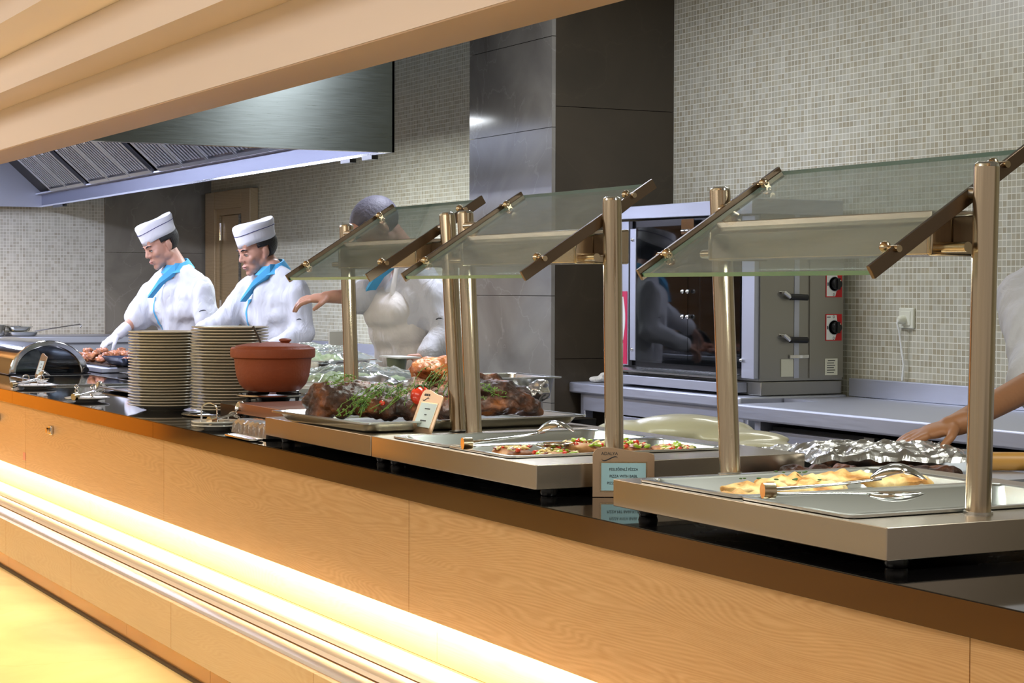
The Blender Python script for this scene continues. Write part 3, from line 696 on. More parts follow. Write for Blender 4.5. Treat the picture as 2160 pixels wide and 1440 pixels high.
# baffle filters leaning from the gutter up towards the guests
F0 = Vector((0, 3.495, 2.074)); FD = Vector((0, -0.62, 0.56)); FN = Vector((0, -FD.z, FD.y)).normalized()
fx = HX0 + 0.55
gaps = (2, 5)
k = 0
while fx + 0.49 < HX1 - 0.5:
    mb = MB(); x0, x1 = fx, fx + 0.49
    P_ = lambda x, t, n_: F0 + FD * t + FN * n_ + Vector((x, 0, 0))
    def slab(xa, xb, t0, t1, n0, n1):
        v_ = [P_(x, t, n_) for t in (t0, t1) for x in (xa, xb) for n_ in (n0, n1)]
        mb.add(v_, [(0, 1, 3, 2), (4, 6, 7, 5), (0, 4, 5, 1), (2, 3, 7, 6), (0, 2, 6, 4), (1, 5, 7, 3)])
    slab(x0 + .002, x1 - .002, 0, 1, -0.012, -0.008); fb = mb; mb = MB()
    slab(x0, x1, 0, 0.03, -0.008, 0.016); slab(x0, x1, 0.97, 1, -0.008, 0.016); slab(x0, x0 + 0.022, 0.03, 0.97, -0.008, 0.016); slab(x1 - 0.022, x1, 0.03, 0.97, -0.008, 0.016)
    n_b = 8
    for i in range(n_b):
        xa = x0 + 0.04 + i * (0.41 / (n_b - 1)) - 0.008
        slab(xa, xa + 0.024, 0.05, 0.95, 0.002, 0.016)
    fl = part('baffle_filter', mb, 'baffle', hd, smooth=False, bev=0.003)
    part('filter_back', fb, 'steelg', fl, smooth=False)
    hb = MB()
    for hx_ in (x0 + 0.13, x0 + 0.36):
        p = P_(hx_, 0.42, 0.016); q = P_(hx_ + 0.05, 0.42, 0.016)
        hb.tube([p, p + FN * 0.02, q + FN * 0.02, q], 0.006, 8)
    part('filter_handle', hb, 'chrome', fl)
    k += 1
    fx += 0.49 + (0.16 if k in gaps else 0.012)
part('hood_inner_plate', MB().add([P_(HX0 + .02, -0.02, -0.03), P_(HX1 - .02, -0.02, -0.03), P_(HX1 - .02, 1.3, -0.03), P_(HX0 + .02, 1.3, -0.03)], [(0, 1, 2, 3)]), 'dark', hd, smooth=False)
for x in (-8.35, -8.62):
    part('hood_clip', MB().box(x - 0.06, x + 0.06, HY1 - 0.03, HY1 + 0.003, HZ - 0.02, HZ - 0.001), 'black', hd, smooth=False)
part('hood_clip', MB().box(-14.5, -14.2, HY1 - 0.03, HY1 + 0.003, HZ - 0.02, HZ - 0.001), 'black', hd, smooth=False)

# ------------------------------------------------------------------ tables along the walls
def table(name, label, x0, x1, y0, y1, zt, mat='steelt', edge=0.05, loc_z=0):
    t = thing(name, label, 'table', ((x0 + x1) / 2, (y0 + y1) / 2, 0))
    part('table_top', MB().box(x0, x1, y0, y1, zt - edge, zt), mat, t, bev=0.008, seg=3)
    return t
t1 = table('work_table', 'stainless work table under the kebab oven beside the pillar', -7.92, -6.475, 4.385, 4.93, 0.892)
part('apron', MB().box(-7.84, -6.50, 4.42, 4.44, 0.76, 0.841), 'steelt', t1, smooth=False, bev=0.002)
for a, b_ in ((-7.52, -6.98), (-6.80, -6.52)):
    part('cabinet_panel', MB().box(a, b_, 4.43, 4.45, 0.12, 0.752), 'steelt', t1, smooth=False, bev=0.002)
part('cabinet_back', MB().box(-7.82, -6.52, 4.86, 4.88, 0.1, 0.84), 'dark', t1, smooth=False)
part('shelf', MB().box(-7.82, -6.52, 4.46, 4.86, 0.10, 0.12), 'steelt', t1, smooth=False)
for x in (-7.86, -6.90, -6.50):
    for y in (4.45, 4.87):
        part('leg', MB().box(x - 0.022, x + 0.022, y - 0.022, y + 0.022, 0, 0.84), 'steelt', t1, bev=0.003)
t2 = table('work_table', 'long stainless counter against the tiled wall on the right', -6.22, -1.0, 4.19, 4.955, 0.885, edge=0.06)
part('splashback', MB().box(-6.465, -1.0, 4.93, 4.955, 0.886, 0.962), 'steelt', t2, smooth=False, bev=0.003)
part('corner_filler', MB().box(-6.465, -6.222, 4.60, 4.929, 0.835, 0.884), 'steelt', t2, smooth=False)
part('carcass', MB().box(-6.12, -1.0, 4.30, 4.93, 0.1, 0.80), 'dark', t2, smooth=False)
for a, b_ in ((-6.10, -5.52), (-5.44, -5.30), (-5.26, -4.5), (-4.46, -3.6), (-3.56, -2.8)):
    part('door', MB().box(a, b_, 4.27, 4.298, 0.12, 0.785), 'steelt', t2, smooth=False, bev=0.003)
part('leg', MB().box(-6.17, -6.13, 4.25, 4.93, 0, 0.824), 'steelt', t2, smooth=False)
part('stile', MB().box(-5.51, -5.45, 4.272, 4.296, 0.12, 0.80), 'steeld', t2, smooth=False)
for x in (-5.4, -3.0, -1.2): part('leg', MB().box(x - .02, x + .02, 4.5, 4.54, 0, 0.1), 'steelt', t2, smooth=False)
t3 = table('work_table', 'stainless table with splashback along the wall behind the cooks', -14.0, -8.84, 4.3, 4.95, 0.90)
part('splashback', MB().box(-14.0, -8.84, 4.925, 4.95, 0.901, 0.965), 'steelt', t3, smooth=False)
part('cabinet', MB().box(-13.95, -8.9, 4.34, 4.92, 0.1, 0.848), 'steeld', t3, smooth=False)
for x in (-13.9, -11.5, -8.95): part('leg', MB().box(x - .02, x + .02, 4.6, 4.64, 0, 0.1), 'steelt', t3, smooth=False)
t4 = table('work_table', 'stainless table against the far end wall', -15.06, -14.4, 3.0, 4.28, 0.965, edge=0.055)
part('cabinet_front', MB().box(-15.0, -14.44, 3.02, 4.26, 0.1, 0.908), 'steelt', t4, smooth=False)
for y in (3.1, 4.2): part('leg', MB().box(-14.52, -14.48, y - .02, y + .02, 0, 0.1), 'steelt', t4, smooth=False)

# ------------------------------------------------------------------ kebab oven
OX0, OX1, OY0, OY1 = -7.585, -6.491, 4.471, 4.915
ov = thing('kebab_oven', 'stainless kebab oven with glass doors, red dial plates and black handles', 'oven', ((OX0 + OX1) / 2, 4.7, 0.8925))
mb = MB(); mb.box(OX0 + 0.02, OX1, OY0 + 0.03, OY1, 0.8945, 0.952)
part('oven_base', mb, 'steeld', ov, bev=0.004)
part('drip_tray', MB().prism([(4.40, 0.905), (4.50, 0.905), (4.50, 0.945), (4.40, 0.945)], lambda y, z, t: (t, y, z), OX0 + 0.01, OX1 - 0.10), 'steelt', ov, smooth=False, bev=0.002)
part('catch_shelf', MB().prism([(4.405, 0.968), (4.505, 0.985), (4.505, 0.978), (4.405, 0.960)], lambda y, z, t: (t, y, z), OX0 + 0.02, OX1 - 0.12), 'steel', ov, smooth=False)
mb = MB(); mb.box(OX0, OX0 + 0.02, OY0 + .012, OY1, 0.955, 1.64); mb.box(OX0 + .02, OX1 - .12, OY1 - 0.02, OY1, 0.955, 1.64)
mb.box(OX0 + .02, OX1 - .12, OY0 + .03, OY1 - .02, 0.955, 0.975)
part('oven_shell', mb, 'steeld', ov, smooth=False)
part('oven_cavity', MB().add([(OX0 + .021, OY1 - .021, .976), (OX1 - .121, OY1 - .021, .976), (OX1 - .121, OY1 - .021, 1.64), (OX0 + .021, OY1 - .021, 1.64)], [(0, 1, 2, 3)]), 'blackm', ov, smooth=False)
mb = MB().prism([(OX0 + .0, 1.655), (OX1, 1.645), (OX1, 1.71), (OX0 + .12, 1.712), (OX0, 1.668)], lambda x, z, y: (x, y, z), OY0 - 0.02, OY1)
part('oven_lid', mb, 'steelt', ov, bev=0.003)
part('header', MB().box(OX0 + .03, OX1 - .07, OY0 + 0.01, OY0 + 0.03, 1.60, 1.645), 'blackm', ov, smooth=False)
part('sill', MB().box(OX0 + .03, OX1 - .07, OY0 + 0.01, OY0 + 0.03, 0.978, 1.012), 'blackm', ov, smooth=False)
part('corner_strip', MB().box(OX0, OX0 + 0.075, OY0 - 0.002, OY0 + 0.012, 0.985, 1.645), 'steelt', ov, smooth=False)
part('post', MB().box(OX0 + .105, OX0 + .152, OY0 - 0.012, OY0 + 0.02, 1.01, 1.61), 'steelt', ov, bev=0.002)
part('post', MB().box(OX1 - .095, OX1 - .002, OY0 - 0.004, OY0 + 0.02, 0.965, 1.64), 'steelt', ov, bev=0.002)
part('post_gap', MB().box(OX0 + .075, OX0 + .105, OY0, OY0 + 0.01, 0.985, 1.645), 'blackm', ov, smooth=False)
for z in (1.06, 1.56): part('screw', MB().sph((OX0 + .128, OY0 - 0.014, z), 0.008), 'chrome', ov)
part('screw', MB().sph((OX1 - .088, OY0 - 0.010, 1.04), 0.008), 'chrome', ov)
stk = part('sticker', MB().box(OX0 + .002, OX0 + .066, OY0 - 0.0045, OY0 - 0.0025, 0.99, 1.325), 'redp', ov, smooth=False)
xs0 = OX0 + .03
pts = [(xs0 - .024, 1.30)] + [(xs0 + 0.018 * math.sin(i / 10 * PI) + .004, 1.30 - 0.02 * i) for i in range(11)] + [(xs0 - .024, 1.10)]
part('sticker_figure', MB().prism(pts, lambda x, z, y: (x, y, z), OY0 - 0.0056, OY0 - 0.0047), 'wht', stk, smooth=False)
part('sticker_label', MB().box(OX0 + .006, OX0 + .034, OY0 - 0.0056, OY0 - 0.0047, 1.02, 1.085), 'wht', stk, smooth=False)
xm = -6.995
gl_ = part('glass_door', MB().box(OX0 + .155, xm - 0.002, OY0 - 0.008, OY0 - 0.003, 1.005, 1.615), 'glasso', ov, smooth=False)
g2_ = part('glass_door', MB().box(xm + 0.002, OX1 - .10, OY0 - 0.008, OY0 - 0.003, 1.005, 1.615), 'glasso', ov, smooth=False)
for g, x in ((gl_, xm - 0.02), (g2_, xm + 0.02)):
    hb = MB()
    for z in (1.325, 1.215): hb.sph((x, OY0 - 0.022, z), 0.010)
    part('door_knob', hb, 'chrome', g)
part('latch_plate', MB().box(xm - .05, xm + .05, OY0 - 0.012, OY0 - 0.0085, 1.575, 1.64), 'chrome', ov, smooth=False)
hb = MB().cyl((xm - .03, OY0 - .022, 1.59), (xm - .005, OY0 - .022, 1.59), 0.006).cyl((xm + .005, OY0 - .022, 1.59), (xm + .03, OY0 - .022, 1.59), 0.006)
part('latch', hb, 'chrome', ov)
for i in range(5):
    part('burner_element', MB().cyl((-6.95, OY1 - 0.06, 1.10 + i * 0.09), (-6.64, OY1 - 0.06, 1.10 + i * 0.09), 0.008), 'chrome', ov)
part('spit', MB().cyl((-7.2, 4.66, 0.99), (-7.2, 4.66, 1.60), 0.008), 'chrome', ov)
# side with the controls (faces the camera end)
mb = MB().box(OX1 - .12, OX1, OY0 + .02, OY1, 0.955, 1.645)
sd = part('side_panel', mb, 'steeld', ov, smooth=False)
part('control_panel', MB().box(OX1 + .0005, OX1 + .006, 4.742, OY1, 0.965, 1.645), 'steeld', ov, smooth=False)
part('side_cover', MB().box(OX1 + .0005, OX1 + .006, OY0 + .02, 4.575, 0.965, 1.645), 'steeld', ov, smooth=False)
part('slot_rail', MB().box(OX1 + .0005, OX1 + .003, 4.665, 4.69, 0.965, 1.645), 'steelt', ov, smooth=False)
part('nameplate', MB().box(OX1 + .0005, OX1 + .003, 4.60, 4.662, 0.972, 1.045), 'cream_pl', ov, smooth=False)
part('bracket', MB().box(OX1 + .0035, OX1 + .012, 4.64, 4.735, 1.048, 1.062), 'chrome', ov, smooth=False, bev=0.001)
for z in (1.304, 1.126):
    h_ = part('side_handle', MB().cyl((OX1 + .03, 4.625, z), (OX1 + .03, 4.71, z - .002), 0.013), 'black', ov)
    part('handle_mount', MB().tube([(OX1, 4.595, z + .018), (OX1 + .03, 4.597, z + .018), (OX1 + .03, 4.625, z)], 0.009, 10), 'chrome', h_)
for z in (1.359, 1.176):
    y0, y1 = 4.822, 4.905
    pl = part('dial_plate', MB().box(OX1 + .0065, OX1 + .0085, y0, y1, z - .056, z + .056), 'red', ov, smooth=False)
    pz = [(y0 + .003, z - .052), (y0 + .047, z - .052)] + [(y0 + .047 + 0.008 * math.sin(i / 6 * PI) + .008 * i / 6, z - .052 + .104 * i / 6) for i in range(1, 7)] + [(y0 + .003, z + .052)]
    part('dial_face', MB().prism(pz, lambda y, zz, x: (x, y, zz), OX1 + .0087, OX1 + .0095), 'wht', pl, smooth=False)
    part('dial_ring', MB().lathe([(0.031, 0), (0.031, .001), (0.029, .001), (0.029, 0)], n=28).xf(Matrix.Translation((OX1 + .0098, y0 + .043, z)) @ Matrix.Rotation(PI / 2, 4, 'Y')), simple('dial_grey', (150, 156, 160), 0.4), pl)
    for dz in (0.044, -0.046):
        text('dial_zero', '0', 0.018, frame_m((OX1 + .0098, y0 + .040, z + dz), (0, 1, 0), (0, 0, 1)), 'ink', pl)
    part('dial_mark', MB().box(OX1 + .0098, OX1 + .0105, y0 + .006, y0 + .011, z - .008, z + .006), 'ink', pl, smooth=False)
    part('plate_lettering', MB().box(OX1 + .0098, OX1 + .0102, y0 + .005, y0 + .024, z + .042, z + .045), 'ink', pl, smooth=False)
    kb = MB().lathe([(0.024, 0), (0.024, 0.014), (0.021, 0.019), (0, 0.019)], n=24, cap1=False).xf(Matrix.Translation((OX1 + .0105, y0 + .048, z)) @ Matrix.Rotation(PI / 2, 4, 'Y'))
    kb.box(OX1 + .012, OX1 + .036, y0 + .041, y0 + .055, z - .024, z + .024)
    kn = part('dial_knob', kb, 'black', pl)
    part('knob_dot', MB().sph((OX1 + .0365, y0 + .055, z + .014), 0.003), 'brass', kn)
rp = part('rating_plate', MB().box(OX1 + .0065, OX1 + .008, 4.82, 4.885, 0.975, 1.045), 'cream_pl', ov, smooth=False)
for i in range(6):
    part('plate_lettering', MB().box(OX1 + .0082, OX1 + .0086, 4.83 + (0.004 if i == 0 else 0), 4.872 - .006 * (i % 2), 1.035 - .010 * i, 1.038 - .010 * i), 'ink', rp, smooth=False)
# rag on the table corner
mb = MB()
for p in ((-7.80, 4.47, .905, .05, .035, .014), (-7.76, 4.50, .915, .05, .03, .02), (-7.70, 4.53, .910, .05, .03, .016), (-7.735, 4.49, .925, .035, .025, .016)):
    mb.sph(p[:3], p[3:], 14, 9)
o = blob('cleaning_rag', mb, 'rag', None, 0.006, 3, 0.5, [(0.012, 14, (1, 1, 1)), (0.006, 34, (1, 1, 1))])
o['label'] = 'crumpled beige rag on the work table left of the oven'; o['category'] = 'cloth'; o.location.z = 0.004
# wall socket with plug and lead
sk = thing('wall_socket', 'cream wall socket with a plugged white lead on the mosaic', 'socket', (-6.127, 4.969, 1.18))
part('socket_plate', MB().box(-6.172, -6.082, 4.958, 4.9695, 1.178, 1.262), 'cream_pl', sk, bev=0.003)
part('socket_frame', MB().box(-6.155, -6.099, 4.955, 4.958, 1.19, 1.248), 'cream_pl', sk, bev=0.001)
part('plug', MB().lathe([(0.018, 0), (0.017, 0.02), (0.01, 0.03)], n=18).xf(Matrix.Translation((-6.137, 4.955, 1.213)) @ Matrix.Rotation(PI / 2, 4, 'X')), 'cream_pl', sk)
part('lead', MB().tube([(-6.137, 4.926, 1.213), (-6.137, 4.922, 1.20), (-6.14, 4.935, 1.17), (-6.138, 4.945, 1.10), (-6.128, 4.95, 1.03), (-6.134, 4.95, 0.99), (-6.142, 4.955, 0.965)], 0.0045, 8), 'wht', sk)

# ------------------------------------------------------------------ crockery
def plate_mesh(R, h=0.022):
    s = R / 0.124
    return MB().lathe([(0.062 * s, 0), (0.064 * s, 0.002), (0.078 * s, 0.005), (0.100 * s, h - 0.008), (0.1225 * s, h - 0.0035), (0.124 * s, h - 0.0015), (0.1232 * s, h), (0.118 * s, h - 0.0012), (0.098 * s, h - 0.0055), (0.076 * s, 0.0085), (0.0001, 0.007)], n=64, cap0=True, cap1=False)
ORD = ['topmost', 'second', 'third', 'fourth', 'fifth', 'sixth', 'seventh', 'eighth', 'ninth', 'tenth', 'eleventh', 'twelfth', 'thirteenth', 'fourteenth', 'fifteenth',
       'sixteenth', 'seventeenth', 'eighteenth', 'nineteenth', 'twentieth', 'twenty-first', 'twenty-second', 'twenty-third', 'twenty-fourth', 'twenty-fifth', 'twenty-sixth', 'twenty-seventh', 'twenty-eighth']
pl0 = solo('dinner_plate', plate_mesh(0.124), 'plate', 'x', 'plate', 'plates in the left tall stack')
def stack(cx, cy, z0, n, dz, side, grp, first=None, drift=(0, 0)):
    for i in range(n):
        f_ = n - 1 - i
        lab = ('bottom cream plate of the %s tall stack' % side) if i == 0 else ('cream dinner plate, %s from the top of the %s tall stack' % (ORD[f_], side) if f_ else 'topmost cream dinner plate of the %s tall stack' % side)
        loc = (cx + random.uniform(-.0022, .0022) + drift[0] * i / n, cy + random.uniform(-.0022, .0022) + drift[1] * i / n, z0 + dz * i)
        if first and i == 0: first.location = loc; first['label'] = lab; first['group'] = grp
        else: dup(pl0, loc, random.uniform(0, 6), lab, grp)
stack(-6.165, 1.872, 0.9255, 26, 0.00965, 'left', 'plates in the left tall stack', pl0)
stack(-5.838, 1.985, 0.9285, 28, 0.0096, 'right', 'plates in the right tall stack')
rg = MB().lathe([(0.128, 0), (0.150, 0), (0.154, 0.003), (0.150, 0.0062), (0.131, 0.006), (0.128, 0.003)], (-5.84, 1.985, 0.9255), 56, cap0=False, cap1=False)
n_ = 56; rg.f += [(j, (j + 1) % n_, 5 * n_ + (j + 1) % n_, 5 * n_ + j) for j in range(n_)]
solo('plate_dispenser_ring', rg, 'steel', 'thin steel ring around the foot of the right plate stack', 'ring')

def tongs(name, label, tip, tail, h=0.02, group='serving tongs', w0=0.012, spoon=0.030, drop=0.0):
    """serving tongs: two long arms hinged at a capped tail, each ending in a scooped oval"""
    tip = Vector(tip); tail = Vector(tail); d = (tip - tail); L = d.length; x = d.normalized(); y = Vector((0, 0, 1)).cross(x).normalized(); z = x.cross(y)
    t = thing(name, label, 'tongs', tuple(tail), group=group)
    for s, zz in ((1, 0.0), (-1, h)):
        mb = MB(); pts = []; rr_ = []
        for i in range(9):
            u = i / 8 * 0.68
            pts.append(tail + x * (0.010 + u * L) + z * (zz * (0.35 + 0.65 * u / .68)) + y * (s * (0.003 + 0.011 * math.sin(u / .68 * PI))))
            rr_.append(0.0075 - 0.0025 * math.sin(u / .68 * PI * .5))
        mb.tube(pts, rr_, 10, flat=0.42); arm = part('arm', mb, 'chrome', t)
        # scooped spoon
        L2 = []
        for i in range(9):
            u = i / 8; a = math.sin(PI * (0.10 + 0.86 * u)) ** 0.7 * spoon * (0.5 if i == 0 else 1)
            c = tail + x * ((0.66 + 0.34 * u) * L) + z * (zz + (0.014 if s < 0 else -0.001) * math.sin(PI * u)) + y * (s * 0.004)
            lo = [c + y * (a * math.cos(q)) + z * ((-s) * 0.012 * math.sin(q) * math.sin(PI * (0.15 + .8 * u))) for q in [PI * j / 8 for j in range(9)]]
            up_ = [p + z * (s * 0.0014) for p in reversed(lo)]
            L2.append(lo + up_)
        part('spoon_end', MB().loft(L2), 'chrome', arm)
    part('tail_cap', MB().tube([tail - x * 0.004 + z * h * .25, tail + x * 0.016 + z * h * .25], 0.0125, 18), 'brass', t)
    return t
tongs('serving_tongs', 'serving tongs lying across the empty pan beside the flatbreads', (-2.405, 1.985, 1.004), (-2.475, 1.725, 1.008), 0.024, spoon=0.030)
tongs('serving_tongs', 'serving tongs lying over the pizza pans', (-3.49, 1.945, 1.008), (-3.525, 1.705, 1.006), 0.024, spoon=0.030)
def wire_loop(c, dirx, w, h, mat='chrome', r=0.0022, name='wire_hoop', parent=None, tw=0):
    c = Vector(c); d = Vector(dirx).normalized()
    pts = [c - d * w / 2 + Vector((0, 0, 0)), c - d * w / 2 + Vector((0, 0, h - w / 2))] + [c + Vector((0, 0, h - w / 2)) + (d * -math.cos(PI * i / 10) + Vector((0, 0, 1)) * math.sin(PI * i / 10)) * (w / 2) for i in range(1, 10)] + [c + d * w / 2 + Vector((0, 0, h - w / 2)), c + d * w / 2]
    return part(name, MB().tube(pts, r, 8), mat, parent)
# three small plates with tongs in a wire rest
def rest_plate(cx, cy, R, label, n=1):
    z = 0.9255
    for i in range(n):
        solo('side_plate', plate_mesh(R, 0.014).xf(Matrix.Translation((cx, cy, z + 0.010 * i))), 'platew', label if i == n - 1 else 'lower white plate under the tongs plate nearest the clay pot', 'plate', 'small plates for serving tongs')
    return z + 0.010 * (n - 1) + 0.008
IR = Vector((0.4578, 0.8891, 0)); IT = Vector((0.889, -0.458, 0))      # across the view / towards the guests' right end
z = rest_plate(-5.262, 1.750, 0.074, 'small white plate with a wire hoop beside the clay pot', 2)
t = thing('tongs_rest', 'tall bent wire hoop rest on the small plate near the clay pot', 'tongs rest', (-5.262, 1.75, z), group='wire rests for tongs')
wire_loop((-5.285, 1.735, z), IR, 0.046, 0.056, parent=t, r=0.0028); wire_loop((-5.262, 1.80, z), IR, 0.030, 0.030, parent=t, r=0.002)
part('cross_wire', MB().tube([(-5.29, 1.735, z + .003), (-5.262, 1.80, z + .003)], 0.0022, 8), 'chrome', t)
tongs('serving_tongs', 'tongs resting on the wire hoop plate next to the clay pot', Vector((-5.27, 1.845, z + .028)), Vector((-5.215, 1.715, z + .006)), 0.012, spoon=0.012)
z = rest_plate(-6.76, 1.762, 0.080, 'small white plate with tongs left of the plate stacks')
t = thing('tongs_rest', 'twisted wire rest on the small plate left of the plate stacks', 'tongs rest', (-6.76, 1.76, z), group='wire rests for tongs')
for dd in (-0.045, 0.012):
    c = Vector((-6.80, 1.75, z)) + IR * (dd + .03)
    mb = MB(); mb.tube([c + IR * 0.006 * math.cos(i * .9) + IT * .006 * math.sin(i * .9) + Vector((0, 0, 0.004 * i)) for i in range(13)], 0.0024, 8); mb.tube([c - IR * 0.006 * math.cos(i * .9) - IT * .006 * math.sin(i * .9) + Vector((0, 0, 0.004 * i)) for i in range(13)], 0.0024, 8)
    part('twisted_wire', mb, 'chrome', t)
tongs('serving_tongs', 'tongs resting on the plate left of the tall plate stacks', Vector((-6.77, 1.83, z + .030)), Vector((-6.70, 1.700, z + .008)), 0.012, spoon=0.012)
z = rest_plate(-7.72, 1.80, 0.085, 'small white plate with tongs in front of the roll-top dish')
t = thing('tongs_rest', 'wire rest on the plate in front of the roll-top dish', 'tongs rest', (-7.72, 1.80, z), group='wire rests for tongs')
for dd in (-0.05, 0.01):
    c = Vector((-7.75, 1.79, z)) + IR * (dd + .03)
    wire_loop(c, IR, 0.026, 0.045, parent=t)
tongs('serving_tongs', 'tongs on the far left plate near the counter edge', Vector((-7.72, 1.86, z + .03)), Vector((-7.68, 1.70, z + .006)), 0.012, spoon=0.014)

# ------------------------------------------------------------------ clay pot on its burner
bx, by = -5.50, 2.008
bn = thing('gas_burner', 'black portable burner under the clay pot', 'burner', (bx, by, 0.9255))
part('burner_body', MB().box(bx - .12, bx + .12, by - .13, by + .13, 0.9255, 0.985), 'blackm', bn, bev=0.008)
part('burner_ring', MB().lathe([(0.05, .985), (0.055, .998), (0.03, 1.002), (0.028, .985)], (bx, by, 0), 28), 'chrome', bn)
for i in range(4):
    a = i * PI / 2 + .4
    part('pot_support', MB().tube([(bx + .105 * math.cos(a), by + .105 * math.sin(a), .986), (bx + .105 * math.cos(a), by + .105 * math.sin(a), 1.012), (bx + .02 * math.cos(a), by + .02 * math.sin(a), 1.012)], 0.005, 8), 'blackm', bn)
part('drip_ring', MB().lathe([(0.108, 1.001), (0.112, 1.005), (0.108, 1.009), (0.104, 1.005)], (bx, by, 0), 32), 'chrome', bn)
pt = thing('clay_pot', 'round terracotta pot with a lid and dark spoon on the burner', 'pot', (bx, by, 1.0175))
K = 1.0
mb = MB().lathe([(0.066, 1.0175), (0.085, 1.022), (0.102, 1.040), (0.111, 1.064), (0.115, 1.090), (0.117, 1.112), (0.119, 1.118), (0.128, 1.122), (0.130, 1.130), (0.129, 1.148), (0.125, 1.152), (0.118, 1.150), (0.112, 1.112), (0.105, 1.064), (0.08, 1.030), (0.0001, 1.028)], (bx, by, 0), 64, cap1=False)
part('pot_body', mb, 'terra', pt)
mb = MB().lathe([(0.1165, 1.1515), (0.112, 1.157), (0.08, 1.163), (0.03, 1.167), (0.018, 1.1685), (0.0001, 1.169)], (bx, by, 0), 48, cap1=False)
ld = part('lid', mb, 'terra', pt)
lk = Vector((bx, by, 0)) + IR * 0.038
part('lid_knob', MB().lathe([(0.012, 1.164), (0.014, 1.168), (0.019, 1.172), (0.0185, 1.176), (0.012, 1.179), (0.0001, 1.180)], (lk.x, lk.y, 0), 24, cap1=False), 'terra', ld)
sp_ = Vector((bx, by, 0)) - IR * 0.028 - IT * -0.02
part('spoon_handle', MB().tube([sp_ + Vector((0, 0, 1.150)), sp_ - IR * 0.014 + Vector((0, 0, 1.185)), sp_ - IR * 0.030 + Vector((0, 0, 1.216))], [0.006, 0.005, 0.0065], 10, flat=.6), simple('dark_spoon', (60, 46, 36), 0.35), pt)

# warm-toned steel box, ridged foil-like box and flat tray beside it
bxb = thing('warming_box', 'shallow steel box with a reddish-brown top beside the clay pot', 'warming box', (-5.03, 2.05, 0.9255))
part('box_body', MB().box(-5.262, -4.800, 1.812, 2.34, 0.968, 1.000), 'copper', bxb, bev=0.0015)
part('box_plinth', MB().box(-5.235, -4.82, 1.84, 2.30, 0.9262, 0.9675), 'dark', bxb, smooth=False)
mb = MB(); L = [];
for i in range(25):
    x = -5.085 + i * 0.0118; dz = 0.0035 * math.sin(i * 1.9)
    L.append([(x, 1.733, 0.929), (x, 1.806, 0.929), (x, 1.806, 0.966 + dz * .3), (x, 1.752, 0.964 + dz), (x, 1.738, 0.955 + dz)])
mb.loft(L); solo('ridged_tray', mb, 'foil', 'small ridged silver tray squeezed below the reddish-brown box', 'tray', smooth=False)
gn_pan('flat_tray', -4.885, 1.700, 0.115, 0.020, 0.9315, 0.006, 'thin silver strip tray at the counter edge under the left warmer', 'tray', lip=0.006)

# ------------------------------------------------------------------ menu signs
def sign(name, label, o, xd, yd, W, H, lines, cardmat, logo=True, group='menu signs in metal frames'):
    xd = Vector(xd).normalized(); yd = Vector(yd).normalized(); zd = xd.cross(yd)
    t = thing(name, label, 'sign', tuple(o), group=group)
    Mx = frame_m(o, xd, yd)
    tf = lambda u, v, n_: Mx @ Vector((u, v, n_))
    poly = [(-W / 2, 0), (W / 2, 0)] + [(W / 2, H * 0.80), (W / 2 - .002, H * .86), (W * .40, H * 0.89), (W * .22, H * 0.905), (W * .02, H * 0.945), (-W * .16, H * 0.985), (-W * .34, H * 0.995), (-W * .44, H * .96), (-W * .485, H * .90), (-W / 2, H * 0.82)]
    part('sign_frame', MB().prism(poly, lambda u, v, n_: tf(u, v, n_), -0.003, 0.0), 'fname', t, bev=0.0005)
    cw, c0, c1 = W * 0.36, H * 0.13, H * 0.68
    part('card_border', MB().prism([(-cw - .0025, c0 - .0025), (cw + .0025, c0 - .0025), (cw + .0025, c1 + .0025), (-cw - .0025, c1 + .0025)], tf, 0.0002, 0.0008), 'brass', t, smooth=False)
    cd = part('card', MB().prism([(-cw, c0), (cw, c0), (cw, c1), (-cw, c1)], tf, 0.0009, 0.0014), cardmat, t, smooth=False)
    for i, ln in enumerate(lines):
        v = c1 - (i + 1) * (c1 - c0) / (len(lines) + 1) + .001
        if isinstance(ln, str):
            text('card_lettering', ln, 0.0072, Mx @ Matrix.Translation((0, v, 0.0016)), 'ink', cd, wscale=0.92)
        else:
            mb = MB(); u = -ln / 2
            while u < ln / 2:
                wd = random.uniform(.0022, .004); mb.merge(MB().prism([(u, v - .0014), (u + wd, v - .0014), (u + wd, v + .0014), (u, v + .0014)], tf, 0.0016, 0.0019)); u += wd + .0012
            part('card_lettering', mb, 'ink', cd, smooth=False)
    lx = -W * .26
    if logo:
        text('logo_lettering', 'ADALYA', 0.0085, Mx @ Matrix.Translation((lx + .004, H * .865, 0.0004)), 'ink', t)
        sw = [(lx + .016 * math.cos(a) + .004, H * .775 + .004 * math.sin(2 * a)) for a in [PI * i / 10 for i in range(11)]]
        sw2 = [(u, v - .0022 * math.sin(PI * i / 10) - .0002) for i, (u, v) in reversed(list(enumerate(sw)))]
        part('logo_swoosh', MB().prism(sw + sw2, tf, 0.0003, 0.0007), 'ink', t, smooth=False)
    part('sign_foot', MB().prism([(-W * .3, 0), (W * .3, 0), (W * .3, .004), (-W * .3, .004)], tf, -0.04, -0.003), 'fname', t, smooth=False)
    return t
sign('menu_sign', 'framed menu card for the basil pizza standing between the two front warmers', (-3.188, 1.888, 0.9258), IR, (0, 0, 1), 0.121, 0.098, ['FESLEĞENLİ PİZZA', 'PIZZA WITH BASIL', 'PIZZA MIT BASILIKUM'], 'cardb')
sign('menu_sign', 'framed menu card leaning back against the poles beside the roast', (-4.100, 1.865, 0.9902), (1, 0, 0), (0.02, 0.36, 0.93), 0.124, 0.108, [0.026, 0.008, 0.032], 'card')
